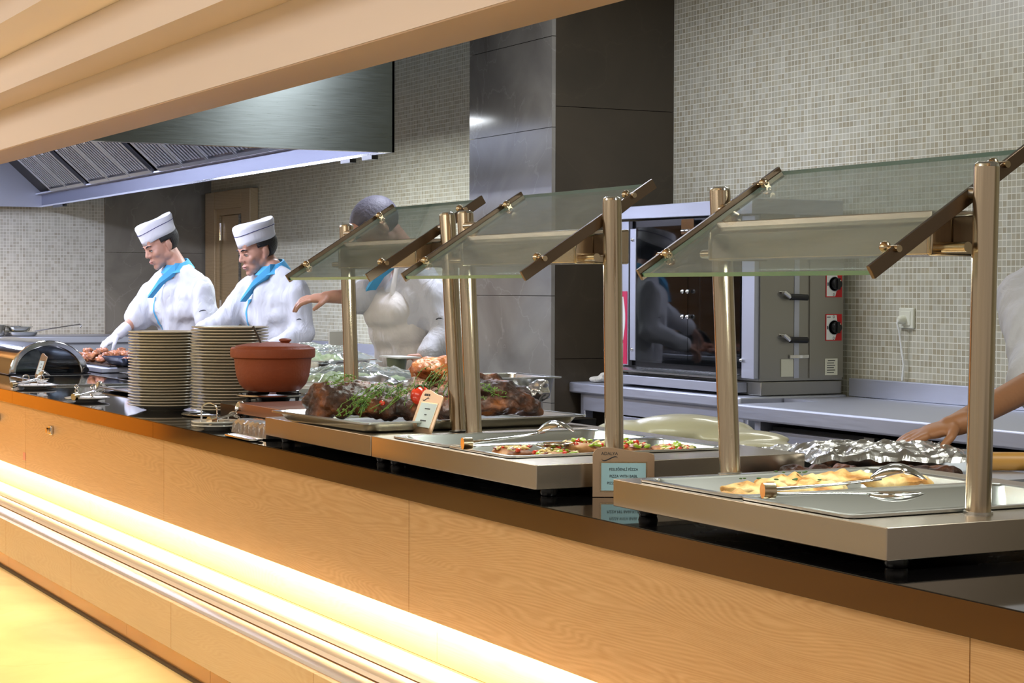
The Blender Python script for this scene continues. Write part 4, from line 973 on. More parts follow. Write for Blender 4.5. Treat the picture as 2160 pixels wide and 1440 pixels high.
sign('menu_sign', 'framed menu card leaning at the glass end of the roll-top dish', (-8.62, 2.02, 0.9258), (1, 0, 0), (0.0, 0.30, 0.95), 0.124, 0.115, [0.02, 0.02, 0.03], 'card', False)

# ------------------------------------------------------------------ roll-top chafing dish and warmer plates on the far left
rt = thing('roll_top_dish', 'chrome roll-top chafing dish with a glass end on the far left', 'chafing dish', (-9.3, 2.14, 0.9255))
cy, Rr, z0 = 2.14, 0.182, 0.93
def arc(R, s=0.84, n=24): return [(cy - R * math.cos(PI * i / n), z0 + R * s * math.sin(PI * i / n)) for i in range(n + 1)]
mb = MB(); A = arc(Rr); B = arc(Rr - 0.004)
mb.prism(A + B[::-1], lambda y, z, t: (t, y, z), -9.75, -8.93)
part('dome', mb, 'chrome', rt)
A = arc(Rr + 0.003); B = arc(Rr - 0.030)
part('dome_rim', MB().prism(A + B[::-1], lambda y, z, t: (t, y, z), -8.929, -8.898), 'chrome', rt, bev=0.005, seg=3)
part('end_glass', MB().prism(arc(Rr - 0.031), lambda y, z, t: (t, y, z), -8.915, -8.911), 'glasso', rt, smooth=False)
part('dish_base', MB().box(-9.78, -8.885, cy - Rr - .012, cy + Rr + .012, 0.9262, 0.9295), 'blackm', rt, smooth=False)
part('dish_insert', MB().box(-9.70, -8.95, cy - .13, cy + .13, 0.9305, 0.95), 'pan', rt, smooth=False)
part('hinge_knob', MB().cyl((-8.905, cy + Rr - .01, .945), (-8.885, cy + Rr - .01, .945), 0.014), 'blackm', rt)
# second roll top further left, mostly outside the picture
rt2 = thing('roll_top_dish', 'second roll-top dish cut off by the left edge of the photo', 'chafing dish', (-11.2, 2.14, 0.9255))
A = arc(Rr); B = arc(Rr - 0.004)
part('dome', MB().prism(A + B[::-1], lambda y, z, t: (t, y, z), -11.9, -10.6), 'chrome', rt2)
part('dish_base', MB().box(-11.92, -10.58, cy - Rr - .012, cy + Rr + .012, 0.9262, 0.9295), 'blackm', rt2, smooth=False)
hb = thing('glass_hotplate', 'flat black glass hotplate with steel frame left of the plates', 'hotplate', (-8.3, 2.08, 0.9255))
mb = MB().loft([rr(.43, .19, .01, .9258, (-8.25, 2.10)), rr(.43, .19, .01, .932, (-8.25, 2.10)), rr(.418, .178, .01, .932, (-8.25, 2.10)), rr(.418, .178, .01, .9258, (-8.25, 2.10))], closed=True)
part('hotplate_frame', mb, 'steel', hb); part('hotplate_glass', MB().box(-8.667, -7.833, 1.923, 2.277, 0.9262, 0.931), 'black_stone', hb, smooth=False)
gn_pan('steel_pan', -8.1, 2.50, 0.33, 0.16, 0.952, 0.020, 'shallow steel pan behind the plate stacks', group='pans behind the plate stacks')
gn_pan('steel_pan', -7.15, 2.20, 0.36, 0.20, 0.938, 0.010, 'flat steel pan just left of the plate stacks', group='pans behind the plate stacks')

# ------------------------------------------------------------------ food
def lump(name, prims, mat, label, cat, group=None, voxel=0.004, it=3, disp=None, sub=None):
    """prims: (center, radii, rotz) ellipsoids fused into one piece of food"""
    c0 = Vector(prims[0][0]); zmin = min(p[0][2] - p[1][2] for p in prims)
    t_loc = Vector((c0.x, c0.y, zmin))
    mb = MB()
    for p in prims:
        r_ = Matrix.Rotation(p[2], 3, 'Z') @ (Matrix.Rotation(p[3], 3, 'Y') if len(p) > 3 else Matrix.Identity(3))
        mb.sph(Vector(p[0]) - t_loc, p[1], 18, 12, r_)
    o = blob(name, mb, mat, None, voxel, it, 0.5, disp)
    o.location = t_loc; WM[o.name] = Matrix.Translation(t_loc)
    o['label'] = label; o['category'] = cat
    if group: o['group'] = group
    return o
random.seed(11)
# flatbreads in the left pan of the right-hand warmer
bl = ['folded golden flatbread at the front left end of the pan', 'flatbread piece with green herbs behind the front one', 'pale flatbread corner standing up near the pole', 'long flatbread in the middle of the pile',
      'browned flatbread pieces near the back of the pan', 'toasted flatbread at the far right end of the pile']
bs = [((-2.672, 1.800, 0.968), (0.062, 0.040, 0.010), 0.7), ((-2.735, 1.888, 0.974), (0.060, 0.045, 0.010), 0.3), ((-2.770, 1.985, 0.980), (0.058, 0.036, 0.009), 0.9),
      ((-2.690, 1.965, 0.974), (0.070, 0.040, 0.010), 1.2), ((-2.760, 2.085, 0.982), (0.064, 0.042, 0.010), 0.8), ((-2.700, 2.165, 0.980), (0.062, 0.042, 0.013), 0.5)]
for i, (c, r_, a) in enumerate(bs):
    c = Vector(c); d = Vector((math.cos(a), math.sin(a), 0)); e = Vector((-d.y, d.x, 0))
    c = c + Vector((0, 0, .008)); r_ = (r_[0], r_[1], r_[2] * 1.25)
    pr = [(c, r_, a, -.10), (c + d * .03 + e * .012 + Vector((0, 0, .006)), (r_[0] * .62, r_[1] * .8, .010), a + .2, 0.2), (c - d * .028 - e * .008 + Vector((0, 0, .003)), (r_[0] * .6, r_[1] * .85, .011), a - .3, -.12)]
    o = lump('flatbread', pr, 'bread', bl[i], 'flatbread', 'flatbreads in the pan', 0.003, 1, [(0.016, 20, (1, 1, .5)), (0.006, 60, (1, 1, 1))])
    hb = MB()
    for k in range(5):
        p = c + d * random.uniform(-.03, .03) + e * random.uniform(-.018, .018) + Vector((0, 0, r_[2] + .008))
        hb.sph(p, (random.uniform(.003, .006), random.uniform(.002, .005), .0015), 8, 5)
    if i in (1, 2, 3): part('herb_filling', hb, 'herbd', o)['kind'] = 'stuff'
solo('bread_crumb', MB().sph((-2.36, 1.93, 0.9555), (0.010, 0.005, 0.002)), 'bread', 'small crumb of flatbread on the floor of the empty pan', 'crumb')

# pizza pieces
pl_ = ['pizza slice with a raised brown crust left of the tongs', 'pizza piece topped with green pepper and tomato behind the tongs', 'pizza piece under the tongs at the pan front', 'pizza piece just behind the pole of the middle guard',
       'pizza piece with cheese at the right end of the pan', 'pizza piece at the back of the pan']
ps = [((-3.585, 1.850, .972), .044), ((-3.520, 1.985, .982), .056), ((-3.455, 1.880, .972), .050), ((-3.490, 2.080, .978), .048), ((-3.440, 2.165, .974), .046), ((-3.590, 2.120, .974), .045)]
for i, (c, R_) in enumerate(ps):
    c = Vector(c) + Vector((0, 0, .006)); R_ *= 1.18; a = random.uniform(0, 3)
    o = lump('pizza_slice', [(c, (R_, R_ * .80, .014), a, .18), (c + Vector((R_ * .5, .01, .004)), (R_ * .5, R_ * .4, .009), a)], 'pbase', pl_[i], 'pizza', 'pizza slices in the pan', 0.0035, 2, [(0.006, 25, (1, 1, 1)), (0.003, 80, (1, 1, 1))])
    for nm, mt, n_, s_ in (('cheese_topping', 'cheese', 26, (.009, .003, .0028)), ('tomato_topping', 'tomato', 9, (.0065, .005, .0045)), ('pepper_topping', 'pepper', 11, (.011, .006, .0035)), ('sausage_topping', 'sausage', 6, (.008, .008, .003))):
        if i == 0 and nm == 'pepper_topping': continue
        mb = MB()
        for k in range(n_):
            q = random.uniform(0, 2 * PI); u = math.sqrt(random.random()) * R_ * .85
            p = c + Vector((u * math.cos(q), u * math.sin(q) * .85, .0135 + random.uniform(0, .012) * (1 - u / R_)))
            rt_ = Euler((random.uniform(-.5, .5), random.uniform(-.5, .5), random.uniform(0, 3))).to_matrix()
            mb.sph(p, tuple(x * random.uniform(.7, 1.25) for x in s_), 8, 5, rt_)
        tp = part(nm, mb, mt, o); tp['kind'] = 'stuff'

# roasts on the big tray : local frame = image-right / towards camera / up
RC = Vector((-4.37, 2.02, 0)); ZUP = Vector((0, 0, 1))
def rl(u, t_, z): return RC + IR * u + IT * t_ + ZUP * z
def lumpR(name, pr, mat, label, cat, **kw):
    return lump(name, [(rl(*p[0]), p[1], math.atan2(IR.y, IR.x) + (p[2] if len(p) > 2 else 0), (p[3] if len(p) > 3 else 0)) for p in pr], mat, label, cat, **kw)
lumpR('roast_joint', [((-.22, .02, 1.050), (.085, .085, .045)), ((-.27, .0, 1.040), (.045, .07, .038)), ((-.20, .03, 1.075), (.06, .05, .024)), ((-.12, .05, 1.040), (.09, .085, .040)), ((-.03, .07, 1.036), (.08, .07, .038)),
                       ((-.13, -.02, 1.062), (.09, .06, .030)), ((-.28, .03, 1.015), (.035, .05, .02)), ((.03, .09, 1.026), (.05, .05, .026)), ((-.05, -.01, 1.060), (.08, .06, .034))],
      'roast', 'dark roast meat joint with thyme on the left half of the tray', 'roast meat', group='roasts on the tray', voxel=0.004, it=1, disp=[(0.020, 13, (1, 1, 1)), (0.012, 34, (1, 1, 1)), (0.005, 90, (1, 1, 1))])
lumpR('roast_joint', [((.02, -.06, 1.125), (.060, .055, .036)), ((-.01, -.06, 1.118), (.035, .045, .030)), ((.07, -.06, 1.118), (.045, .045, .028)), ((.03, -.08, 1.080), (.07, .05, .035))],
      'roastg', 'golden brown roast piece sitting highest behind the poles', 'roast meat', group='roasts on the tray', voxel=0.0035, it=1, disp=[(0.020, 12, (1, 1, 1)), (0.008, 36, (1, 1, 1)), (.003, 90, (1, 1, 1))])
lumpR('roast_joint', [((.10, -.03, 1.070), (.09, .07, .042), 0, .25), ((.17, -.01, 1.062), (.07, .06, .036), 0, .3), ((.23, .0, 1.045), (.06, .05, .034), 0, .4), ((.15, .02, 1.035), (.10, .07, .026)), ((.10, -.10, 1.105), (.08, .03, .022), 0, .35),
                       ((.16, -.10, 1.085), (.06, .03, .020), 0, .4), ((.05, .03, 1.05), (.06, .06, .038)), ((.255, 0.0, 1.028), (.030, .035, .022))],
      'roast', 'long dark brown leg of meat on the right half of the tray', 'roast meat', group='roasts on the tray', voxel=0.0045, it=3, disp=[(0.016, 11, (1, 1, 1)), (0.010, 32, (1, 1, 2)), (.004, 85, (1, 1, 1))])
tm = rl(-.020, .135, 1.068)
to = thing('tomato', 'whole roasted red tomato among the thyme beside the menu card', 'tomato', (tm.x, tm.y, tm.z - .027))
part('tomato_flesh', MB().sph(tm, (.026, .026, .024), 24, 16), 'tomato', to)
mb = MB()
for i in range(5):
    a = i * 1.26; mb.tube([tm + ZUP * .024, tm + Vector((.009 * math.cos(a), .009 * math.sin(a), .0255)), tm + Vector((.019 * math.cos(a), .019 * math.sin(a), .018))], [.002, .003, .0008], 6)
part('tomato_stalk', mb, 'herbd', to)
t2_ = rl(.012, .13, 1.052)
solo('tomato', MB().sph(t2_, (.020, .020, .018), 20, 12), 'tomato', 'second smaller tomato half hidden behind the menu card', 'tomato')
solo('tomato_piece', MB().sph(rl(-.115, .135, 1.050), (.010, .008, .007), 12, 8), 'tomato', 'tiny chopped tomato piece on the dark roast', 'tomato')
random.seed(5)
hspots = [((-.20, .125, 1.02), (.045, 0, .055)), ((-.15, .13, 1.03), (.05, 0, .06)), ((-.11, .135, 1.035), (.06, -.02, .055)), ((-.06, .13, 1.04), (.06, -.03, .06)), ((-.17, .12, 1.05), (.07, -.03, .035)), ((-.02, .11, 1.06), (.05, -.04, .06)),
          ((-.24, .05, 1.09), (.06, -.02, .01)), ((.02, .10, 1.06), (.04, -.05, .07)), ((.11, .06, 1.085), (.05, .0, -.015))]
hl_ = ['thyme sprig hanging over the tray edge at the front left of the roast', 'thyme sprig across the lower front of the dark roast', 'thyme sprig lying beside the tiny tomato piece', 'long thyme sprig left of the tomato', 'thyme sprig across the middle of the dark roast', 'thyme sprig rising towards the golden roast piece',
       'thyme leaves on the far left top of the roast', 'upright thyme sprig by the tomato and pole', 'thyme sprig on the right leg of meat']
for i, (b0, dv) in enumerate(hspots):
    base = rl(*b0); hs = thing('thyme_sprig', hl_[i], 'herb', tuple(base), group='thyme sprigs on the roast')
    dvw = IR * dv[0] + IT * dv[1] + ZUP * dv[2]
    st = MB(); lf = MB()
    for k in range(8 if i < 6 else 5):
        o_ = IR * random.uniform(-.03, .03) + IT * random.uniform(-.01, .02) + ZUP * random.uniform(-.008, .01)
        p0 = base + o_; s_ = random.uniform(.7, 1.25); side = IR * random.uniform(-.015, .015) + ZUP * random.uniform(-.01, .015)
        pts = [p0, p0 + dvw * .33 * s_ + side, p0 + dvw * .66 * s_ + side * 1.2, p0 + dvw * s_ + side * .2]
        st.tube(pts, [.0011, .0010, .0008, .0005], 5)
        for j in range(9):
            u = random.random() * .999; a_ = int(u * 3); f_ = u * 3 - a_; p = pts[a_].lerp(pts[a_ + 1], f_)
            rt_ = Euler((random.uniform(0, 3), random.uniform(0, 3), random.uniform(0, 3))).to_matrix()
            lf.sph(p + Vector((random.uniform(-1, 1), random.uniform(-1, 1), random.uniform(-1, 1))) * .004, (.0038, .0018, .0010), 6, 4, rt_)
    part('sprig_stem', st, 'herb', hs); l_ = part('sprig_leaves', lf, 'herbd' if i % 2 else 'herb', hs, label='tiny leaves along the stems'); l_['kind'] = 'stuff'
# foil tent behind the roast
lump('foil_tent', [((-5.36, 2.33, 1.0), (.145, .09, .056), 1.0), ((-5.45, 2.27, .985), (.08, .07, .040), .4), ((-5.29, 2.38, 1.01), (.08, .07, .046), .7)], 'foil', 'crumpled aluminium foil tent behind the dark roast', 'foil', None, 0.006, 1, [(0.030, 9, (1, 1, 1)), (0.016, 24, (1, 1, 1))])
solo('foil_tent_tray', MB().loft([rr(.13, .10, .02, .926, (-5.36, 2.33)), rr(.14, .11, .02, .940, (-5.36, 2.33))]), 'pan', 'steel tray under the foil tent', 'tray')
# deep pan with a foil corner on the right of the roast
gn_pan('deep_pan', -5.42, 2.72, 0.165, 0.17, 1.056, 0.075, 'deep steel pan behind the right end of the roasts', 'pan')
solo('pan_block', MB().box(-5.54, -5.30, 2.60, 2.84, .926, .9795), 'steelt', 'low steel block carrying the deep pan behind the roasts', 'stand', smooth=False)
lump('foil_ball', [((-5.215, 2.78, 1.012), (.03, .035, .035), 0), ((-5.225, 2.73, 1.0), (.028, .03, .026), 0)], 'foil', 'crumpled foil end hanging at the side of the deep pan', 'foil', None, 0.004, 1, [(0.012, 30, (1, 1, 1)), (0.006, 60, (1, 1, 1))])

def drape(name, c, hx, hy, rot, z1, mat, lab, cat, grp, dome=0.0, amp=1.0):
    """crinkled sheet draped over a tray"""
    Mx = Matrix.Translation((c[0], c[1], 0)) @ Matrix.Rotation(rot, 4, 'Z')
    nx, ny = 60, 40; mb = MB(); vs_ = []
    for j in range(ny + 1):
        for i in range(nx + 1):
            u = (i / nx * 2 - 1); v = (j / ny * 2 - 1); x = u * (hx + .012); y = v * (hy + .012)
            q = Vector((x * 12 + c[0] * 9, y * 12, .3)); ed = max(abs(u), abs(v)) ** 10
            ridge = 1 - abs(noise.noise(q * .9)) * 2.4
            z = z1 + .005 + amp * (.010 * ridge + .007 * (1 - abs(noise.noise(q * 2.1)) * 2) + .003 * noise.noise(q * 5)) + dome * (1 - u * u) * (1 - v * v) - ed * .022
            vs_.append((x, y, max(z, z1 - .012)))
    fs_ = [(j * (nx + 1) + i, j * (nx + 1) + i + 1, (j + 1) * (nx + 1) + i + 1, (j + 1) * (nx + 1) + i) for j in range(ny) for i in range(nx)]
    mb.add(vs_, fs_); mb.xf(Mx)
    o = solo(name, mb, mat, lab, cat, grp, smooth=(mat == 'wrap'))
    if mat != 'wrap':
        sl = o.modifiers.new('thick', 'SOLIDIFY'); sl.thickness = 0.0008
    return o
# wrapped salad trays behind the left guard
def wrapped(cx, cy, hx, hy, zr, dep, rot, lab1, lab2, lab3, h=.03, cont='lettuce'):
    gn_pan('steel_pan', cx, cy, hx, hy, zr, dep, lab1, rot=rot, group='pans of wrapped salad')
    R3 = Matrix.Rotation(rot, 3, 'Z'); pr = []
    for k in range(9):
        o_ = R3 @ Vector((random.uniform(-hx * .5, hx * .5), random.uniform(-hy * .5, hy * .5), 0)); pr.append((Vector((cx, cy, zr - dep * .25)) + o_, (hx * .30, hy * .30, dep * .25 + h * random.uniform(.4, .9)), random.uniform(0, 3)))
    lump('shredded_lettuce', pr, cont, lab2, 'salad', 'salad in the wrapped pans', 0.006, 2, [(0.014, 22, (1, 1, 1)), (0.008, 55, (1, 1, 1))])['kind'] = 'stuff'
    drape('plastic_wrap', (cx, cy), hx, hy, rot, zr, 'wrap', lab3, 'plastic wrap', 'plastic wrap over the salad pans', h * 1.5)
random.seed(21)
wrapped(-6.92, 2.70, .20, .15, 1.060, .050, .4, 'upper steel pan of wrapped salad right of the clay pot', 'shredded lettuce in the upper wrapped pan', 'crinkled clear film over the upper salad pan')
wrapped(-6.30, 2.62, .21, .20, 1.005, .045, .4, 'lower steel pan of wrapped salad behind the left pole', 'shredded lettuce in the lower pan behind the left pole', 'crinkled clear film over the lower salad pan')
solo('pan_rack', MB().box(-7.09, -6.75, 2.58, 2.82, .926, 1.0095), 'steelt', 'steel rack lifting the upper salad pan', 'stand', smooth=False, bev=.004)
solo('pan_rack', MB().box(-6.47, -6.13, 2.45, 2.79, .926, .959), 'steelt', 'low steel rack under the lower salad pan', 'stand', smooth=False, bev=.004)
gn_pan('steel_pan', -5.78, 2.80, .17, .14, 1.025, .03, 'long shallow steel pan behind the foil tent', rot=.2, group='pans behind the foil tent')
solo('pan_rack', MB().box(-5.88, -5.68, 2.71, 2.89, .926, .9945), 'steelt', 'dark low rack under the long shallow pan', 'stand', smooth=False)
cr = thing('plastic_crate', 'white ribbed plastic crate standing right of the clay pot', 'crate', (-5.95, 2.23, .9255))
part('crate_body', MB().loft([rr(.12, .09, .02, .9262, (-5.93, 2.22)), rr(.13, .10, .02, 1.005, (-5.93, 2.22)), rr(.122, .092, .02, 1.005, (-5.93, 2.22)), rr(.11, .08, .02, .935, (-5.93, 2.22))]), 'wht', cr)
mb = MB()
for i in range(12):
    p = Vector((-5.93, 2.22, 0)) + Vector((-.11 + i * .02, -.102, 0)); mb.box(p.x, p.x + .006, p.y - .003, p.y + .006, .94, .998)
part('crate_ribs', mb, 'wht', cr, smooth=False)
solo('white_board', MB().box(-7.206, -7.194, 2.87, 2.975, .926, 1.158), 'wht', 'upright white card standing behind the left pole', 'card', smooth=False)
solo('green_board', MB().box(-8.9, -8.89, 4.30, 4.36, .905, 1.00), 'green', 'small bright green board on the wall table behind the left pole', 'board', smooth=False)
tb = thing('grey_tub', 'small olive grey tub with a wide pale lid behind the salad', 'tub', (-6.63, 2.92, .9255))
solo('tub_block', MB().box(-6.72, -6.54, 2.83, 2.975, .926, 1.02), 'steelt', 'steel block carrying the olive grey tub', 'stand', smooth=False)
part('tub_body', MB().lathe([(.035, 1.0205), (.040, 1.07)], (-6.63, 2.92, 0), 28), 'bottle', tb)
part('tub_lid', MB().loft([rr(.10, .045, .01, 1.0705, (-6.60, 2.92)), rr(.10, .045, .01, 1.076, (-6.60, 2.92))]), 'wht', tb)


# dough bag, foil-covered trays and rolling pin on the cooks' side
lump('dough_bag', [((-4.10, 2.62, .965), (.17, .085, .043), .95), ((-4.18, 2.50, .958), (.10, .075, .033), .9), ((-4.00, 2.69, .950), (.15, .07, .026), .75), ((-3.93, 2.70, .940), (.12, .06, .016), .5)], 'dough', 'smooth pale dough under clear film on the cooks side of the counter', 'dough', None, 0.006, 5, [(0.006, 6, (1, 1, 1))]).location.z += 0.006
def foiltray(c, hx, hy, rot, z0, z1, lab, lab2, food=None):
    Mx = Matrix.Translation((c[0], c[1], 0)) @ Matrix.Rotation(rot, 4, 'Z')
    solo('foil_tray', MB().loft([rr(hx * .93, hy * .9, .02, z0), rr(hx, hy, .02, z1)]).xf(Mx), 'pan', lab, 'tray', 'foil covered trays')
    drape('foil_cover', c, hx, hy, rot, z1, 'foil', lab2, 'foil', 'foil covers on the trays')
foiltray((-3.56, 2.52), .15, .11, 1.05, .9262, .955, 'low tray of the left foil parcel behind the flatbreads', 'crinkled foil over the left tray behind the flatbreads')
foiltray((-3.24, 2.56), .17, .13, 1.15, .9262, .985, 'deeper tray of dark food under the right foil cover', 'crinkled foil over the right tray by the cook\'s hand')
lump('dark_vegetables', [(Vector((-3.10, 2.42, .955)) + IR * k * .05, (.036, .03, .020), .3 * k) for k in range(-3, 4)], 'roast', 'dark roasted vegetables showing under the foil edge', 'vegetables', None, .004, 1, [(0.010, 30, (1, 1, 1)), (.005, 70, (1, 1, 1))])
rp0 = Vector((-3.08, 2.66, .975)); rpn = thing('rolling_pin', 'wooden rolling pin lying at the right edge behind the pole', 'rolling pin', (rp0.x, rp0.y, .955))
d_ = (IR * 1 + Vector((0, 0, 0)))
part('pin_roller', MB().tube([rp0, rp0 + d_ * .02, rp0 + d_ * .40], [.017, .0195, .0195], 24), 'pin', rpn)
part('pin_handle', MB().tube([rp0 - d_ * .002, rp0 - d_ * .03, rp0 - d_ * .08], [.006, .012, .011], 16), 'pin', rpn)
solo('pin_rest', MB().box(-3.07, -2.90, 2.60, 2.74, .926, .9545), 'steelt', 'steel tray under the rolling pin', 'stand', smooth=False)

# grill with chicken in front of the left cook
gr = thing('grill', 'black charcoal grill loaded with chicken in front of the left cook', 'grill', (-9.6, 2.65, .9255))
part('grill_body', MB().box(-10.15, -8.95, 2.40, 2.93, .9262, .950), 'steelt', gr, smooth=False, bev=.004)
part('grill_bed', MB().box(-10.12, -8.98, 2.44, 2.90, .9505, .953), 'blackm', gr, smooth=False)
for i in range(16):
    part('grill_bar', MB().cyl((-10.12, 2.455 + i * .029, .957), (-8.98, 2.455 + i * .029, .957), .004, 8), 'blackm', gr)
random.seed(3)
cprot = lump('chicken_piece', [((-9.7, 2.6, .970), (.034, .022, .014), .4), ((-9.685, 2.605, .976), (.02, .017, .013), .2)], 'chick', 'x', 'chicken', 'chicken pieces on the grill', 0.0035, 1, [(0.014, 26, (1, 1, 1)), (.006, 70, (1, 1, 1))])
z_c = cprot.location.z
for i in range(46):
    x = random.uniform(-10.08, -9.15); y = random.uniform(2.47, 2.85); zz = .9615
    lab = 'reddish grilled chicken piece heaped on the charcoal grill'
    if i == 0: cprot.location = (x, y, zz); cprot['label'] = lab; cprot.rotation_euler.z = 1
    else: dup(cprot, (x, y, zz + (.018 if i > 30 else 0)), random.uniform(0, 6), lab)
solo('slate_pan', MB().loft([rr(.17, .10, .03, .962, (-9.03, 2.60)), rr(.20, .13, .03, .998, (-9.03, 2.60)), rr(.193, .123, .03, .998, (-9.03, 2.60)), rr(.165, .095, .03, .967, (-9.03, 2.60))]).xf(Matrix.Identity(4)), 'dkcloth', 'dark slate coloured pan on the grill beside the plates', 'pan')
for i, (x0, y0, y1, z0, z1, lb) in enumerate(((-14.5, 3.02, 3.17, .9655, 1.055, 'deeper steel pan at the far left on the end table'), (-14.5, 3.175, 3.36, 1.0005, 1.04, 'upper shallow pan stacked on the end table'), (-14.5, 3.175, 3.41, .9655, 1.0, 'lower shallow pan on the end table with the ladle'))):
    yc = (y0 + y1) / 2; hy = (y1 - y0) / 2
    gn_pan('steel_pan', x0 - .12, yc, .16, hy, z1, z1 - z0, lb, group='pans on the end table', lip=.008)
lad = thing('long_ladle', 'long thin ladle sticking out of the pans on the end table', 'ladle', (-14.5, 3.4, 1.0))
part('ladle_handle', MB().tube([(-14.42, 3.36, 1.005), (-14.40, 3.55, 1.035), (-14.40, 3.70, 1.056), (-14.40, 3.712, 1.050), (-14.40, 3.70, 1.030)], .005, 8), 'chrome', lad)


# ------------------------------------------------------------------ people
def cap_list(mb, L):
    for a, b, r0, r1 in L: mb.cap(a, b, r0, r1)
def hand(mb, w, d, n, th_side, curl=0.5, s=1.0, spread=1.0):
    """palm + four jointed fingers + thumb. w wrist, d pointing dir, n back-of-hand normal, th_side +1/-1"""
    w = Vector(w); d = Vector(d).normalized(); n = Vector(n); n = (n - d * n.dot(d)).normalized(); sd = d.cross(n) * th_side
    pc = w + d * .048 * s
    R = Matrix((sd, d, n)).transposed()
    mb.sph(pc, (.040 * s, .050 * s, .016 * s), 16, 10, R)
    mb.cap(w - d * .02, w + d * .02 * s, .026 * s, .024 * s)
    for k, (o, L) in enumerate(((.030, .070), (.010, .080), (-.010, .074), (-.029, .058))):
        p = w + d * .088 * s + sd * o * s * .95; dd = (d + sd * o * 2.2 * spread).normalized(); a = curl * .5
        r = [.0098, .0088, .0080, .0070]
        for j, fr in enumerate((.45, .30, .25)):
            v = dd * math.cos(a) - n * math.sin(a); q = p + v * L * fr * s
            mb.cap(p, q, r[j] * s, r[j + 1] * s, 10); p = q; a += curl * (.9 if j == 0 else .7)
    p = w + d * .022 * s + sd * .032 * s; v = (sd * .75 + d * .65 - n * .25).normalized(); q = p + v * .036 * s
    mb.cap(w + d * .02 * s + sd * .016 * s, p, .016 * s, .013 * s); mb.cap(p, q, .0125 * s, .0105 * s)
    v2 = (d * .9 + sd * .25 - n * .35 * (1 + curl)).normalized(); mb.cap(q, q + v2 * .030 * s, .0105 * s, .0085 * s)
def person(name, label, Nk, face, headc, hface, hpitch, J, hands, skin='skin', sleeve=('short', 'short'), hat=True, hair='hair', apron=False, collar=True, lean=(0, 0), hipz=.94, glove=None, hroll=0, emblem=True):
    """Nk = base of neck (world). J offsets from it in (image-right, towards camera, up) metres."""
    Nk = Vector(Nk)
    W = lambda p: Nk + IR * p[0] + IT * p[1] + ZUP * p[2]
    def fv(th): return (-IR * math.sin(th) + IT * math.cos(th))          # facing: 0 = camera, + = image left
    F_ = fv(math.radians(face)); Lf = ZUP.cross(F_)                         # Lf = the person's left
    base = W((lean[0], lean[1], 0)); base.z = 0
    t = thing(name, label, 'person', tuple(base), 0)
    hip = W((lean[0], lean[1], 0)); hip.z = hipz
    chest = Nk.lerp(hip, .38) + F_ * .02; waist = Nk.lerp(hip, .75) + F_ * .01
    sl = [Nk + Lf * .165 + ZUP * -.075, Nk - Lf * .165 + ZUP * -.075]
    if 'shL' in J: sl[0] = W(J['shL'])
    if 'shR' in J: sl[1] = W(J['shR'])
    el = [W(J['elL']), W(J['elR'])]; wr = [W(J['wrL']), W(J['wrR'])]
    # head frame
    hc = W(headc); HF = fv(math.radians(hface)); HL = ZUP.cross(HF)
    Rm = Matrix((-HL, HF, ZUP)).transposed() @ Matrix.Rotation(-hpitch, 3, 'X') @ Matrix.Rotation(hroll, 3, 'Y')
    H = lambda x, y, z: hc + Rm @ Vector((x, y, z))
    mb = MB()
    def he(c, r): mb.sph(H(*c), r, 18, 12, Rm)
    he((0, -.014, .036), (.074, .096, .084)); he((0, .028, -.012), (.063, .066, .080)); he((0, .042, -.066), (.046, .046, .042)); he((0, .074, -.094), (.022, .019, .017))
    he((.044, .004, -.052), (.024, .034, .030)); he((-.044, .004, -.052), (.024, .034, .030))
    he((0, .060, .050), (.055, .034, .042)); he((0, .084, .026), (.046, .013, .011))
    he((.036, .062, -.022), (.024, .024, .024)); he((-.036, .062, -.022), (.024, .024, .024))
    mb.cap(H(0, .086, .018), H(0, .106, -.022), .0075, .0105); he((.010, .096, -.027), (.008, .010, .007)); he((-.010, .096, -.027), (.008, .010, .007))
    he((0, .091, -.055), (.023, .011, .008)); he((0, .089, -.067), (.020, .011, .008))
    he((.030, .076, .004), (.014, .012, .010)); he((-.030, .076, .004), (.014, .012, .010))
    for s in (1, -1): he((s * .076, -.008, -.004), (.010, .019, .030)); he((s * .072, -.002, -.026), (.008, .010, .012))
    mb.cap(H(0, -.030, -.05), Nk + F_ * -.01 + ZUP * .01, .050, .056); mb.cap(Nk + ZUP * .02, Nk - ZUP * .08, .056, .060)
    # trunk and limbs under the clothes
    mb.cap(sl[0] - ZUP * .01, sl[1] - ZUP * .01, .048, .048); mb.cap(Nk - ZUP * .1, chest - F_ * .03, .07, .085); mb.cap(chest - F_ * .03, waist - F_ * .02, .085, .085); mb.cap(waist - F_ * .02, hip, .085, .095)
    ft = []
    for i, s in ((0, 1), (1, -1)):
        hj = hip + Lf * s * .085 - ZUP * .04; kn = hj + ZUP * (-.42 if hipz > .8 else -.4) + F_ * .02; an = Vector((kn.x, kn.y, .09)) - F_ * .02
        mb.cap(hj, kn, .075, .052); mb.cap(kn, an, .050, .036); mb.cap(an, an + F_ * .12 - ZUP * .045, .036, .03); ft.append((hj, kn, an))
        mb.cap(sl[i], el[i], .048, .038); mb.cap(el[i], wr[i], .037, .026)
        hd_ = hands[i]
        if hd_ and not (glove and glove[i]):
            hand(mb, wr[i], IR * hd_[0][0] + IT * hd_[0][1] + ZUP * hd_[0][2], IR * hd_[1][0] + IT * hd_[1][1] + ZUP * hd_[1][2], hd_[2], hd_[3])
    body = blob('body', mb, skin, t, .0052, 3, .45)
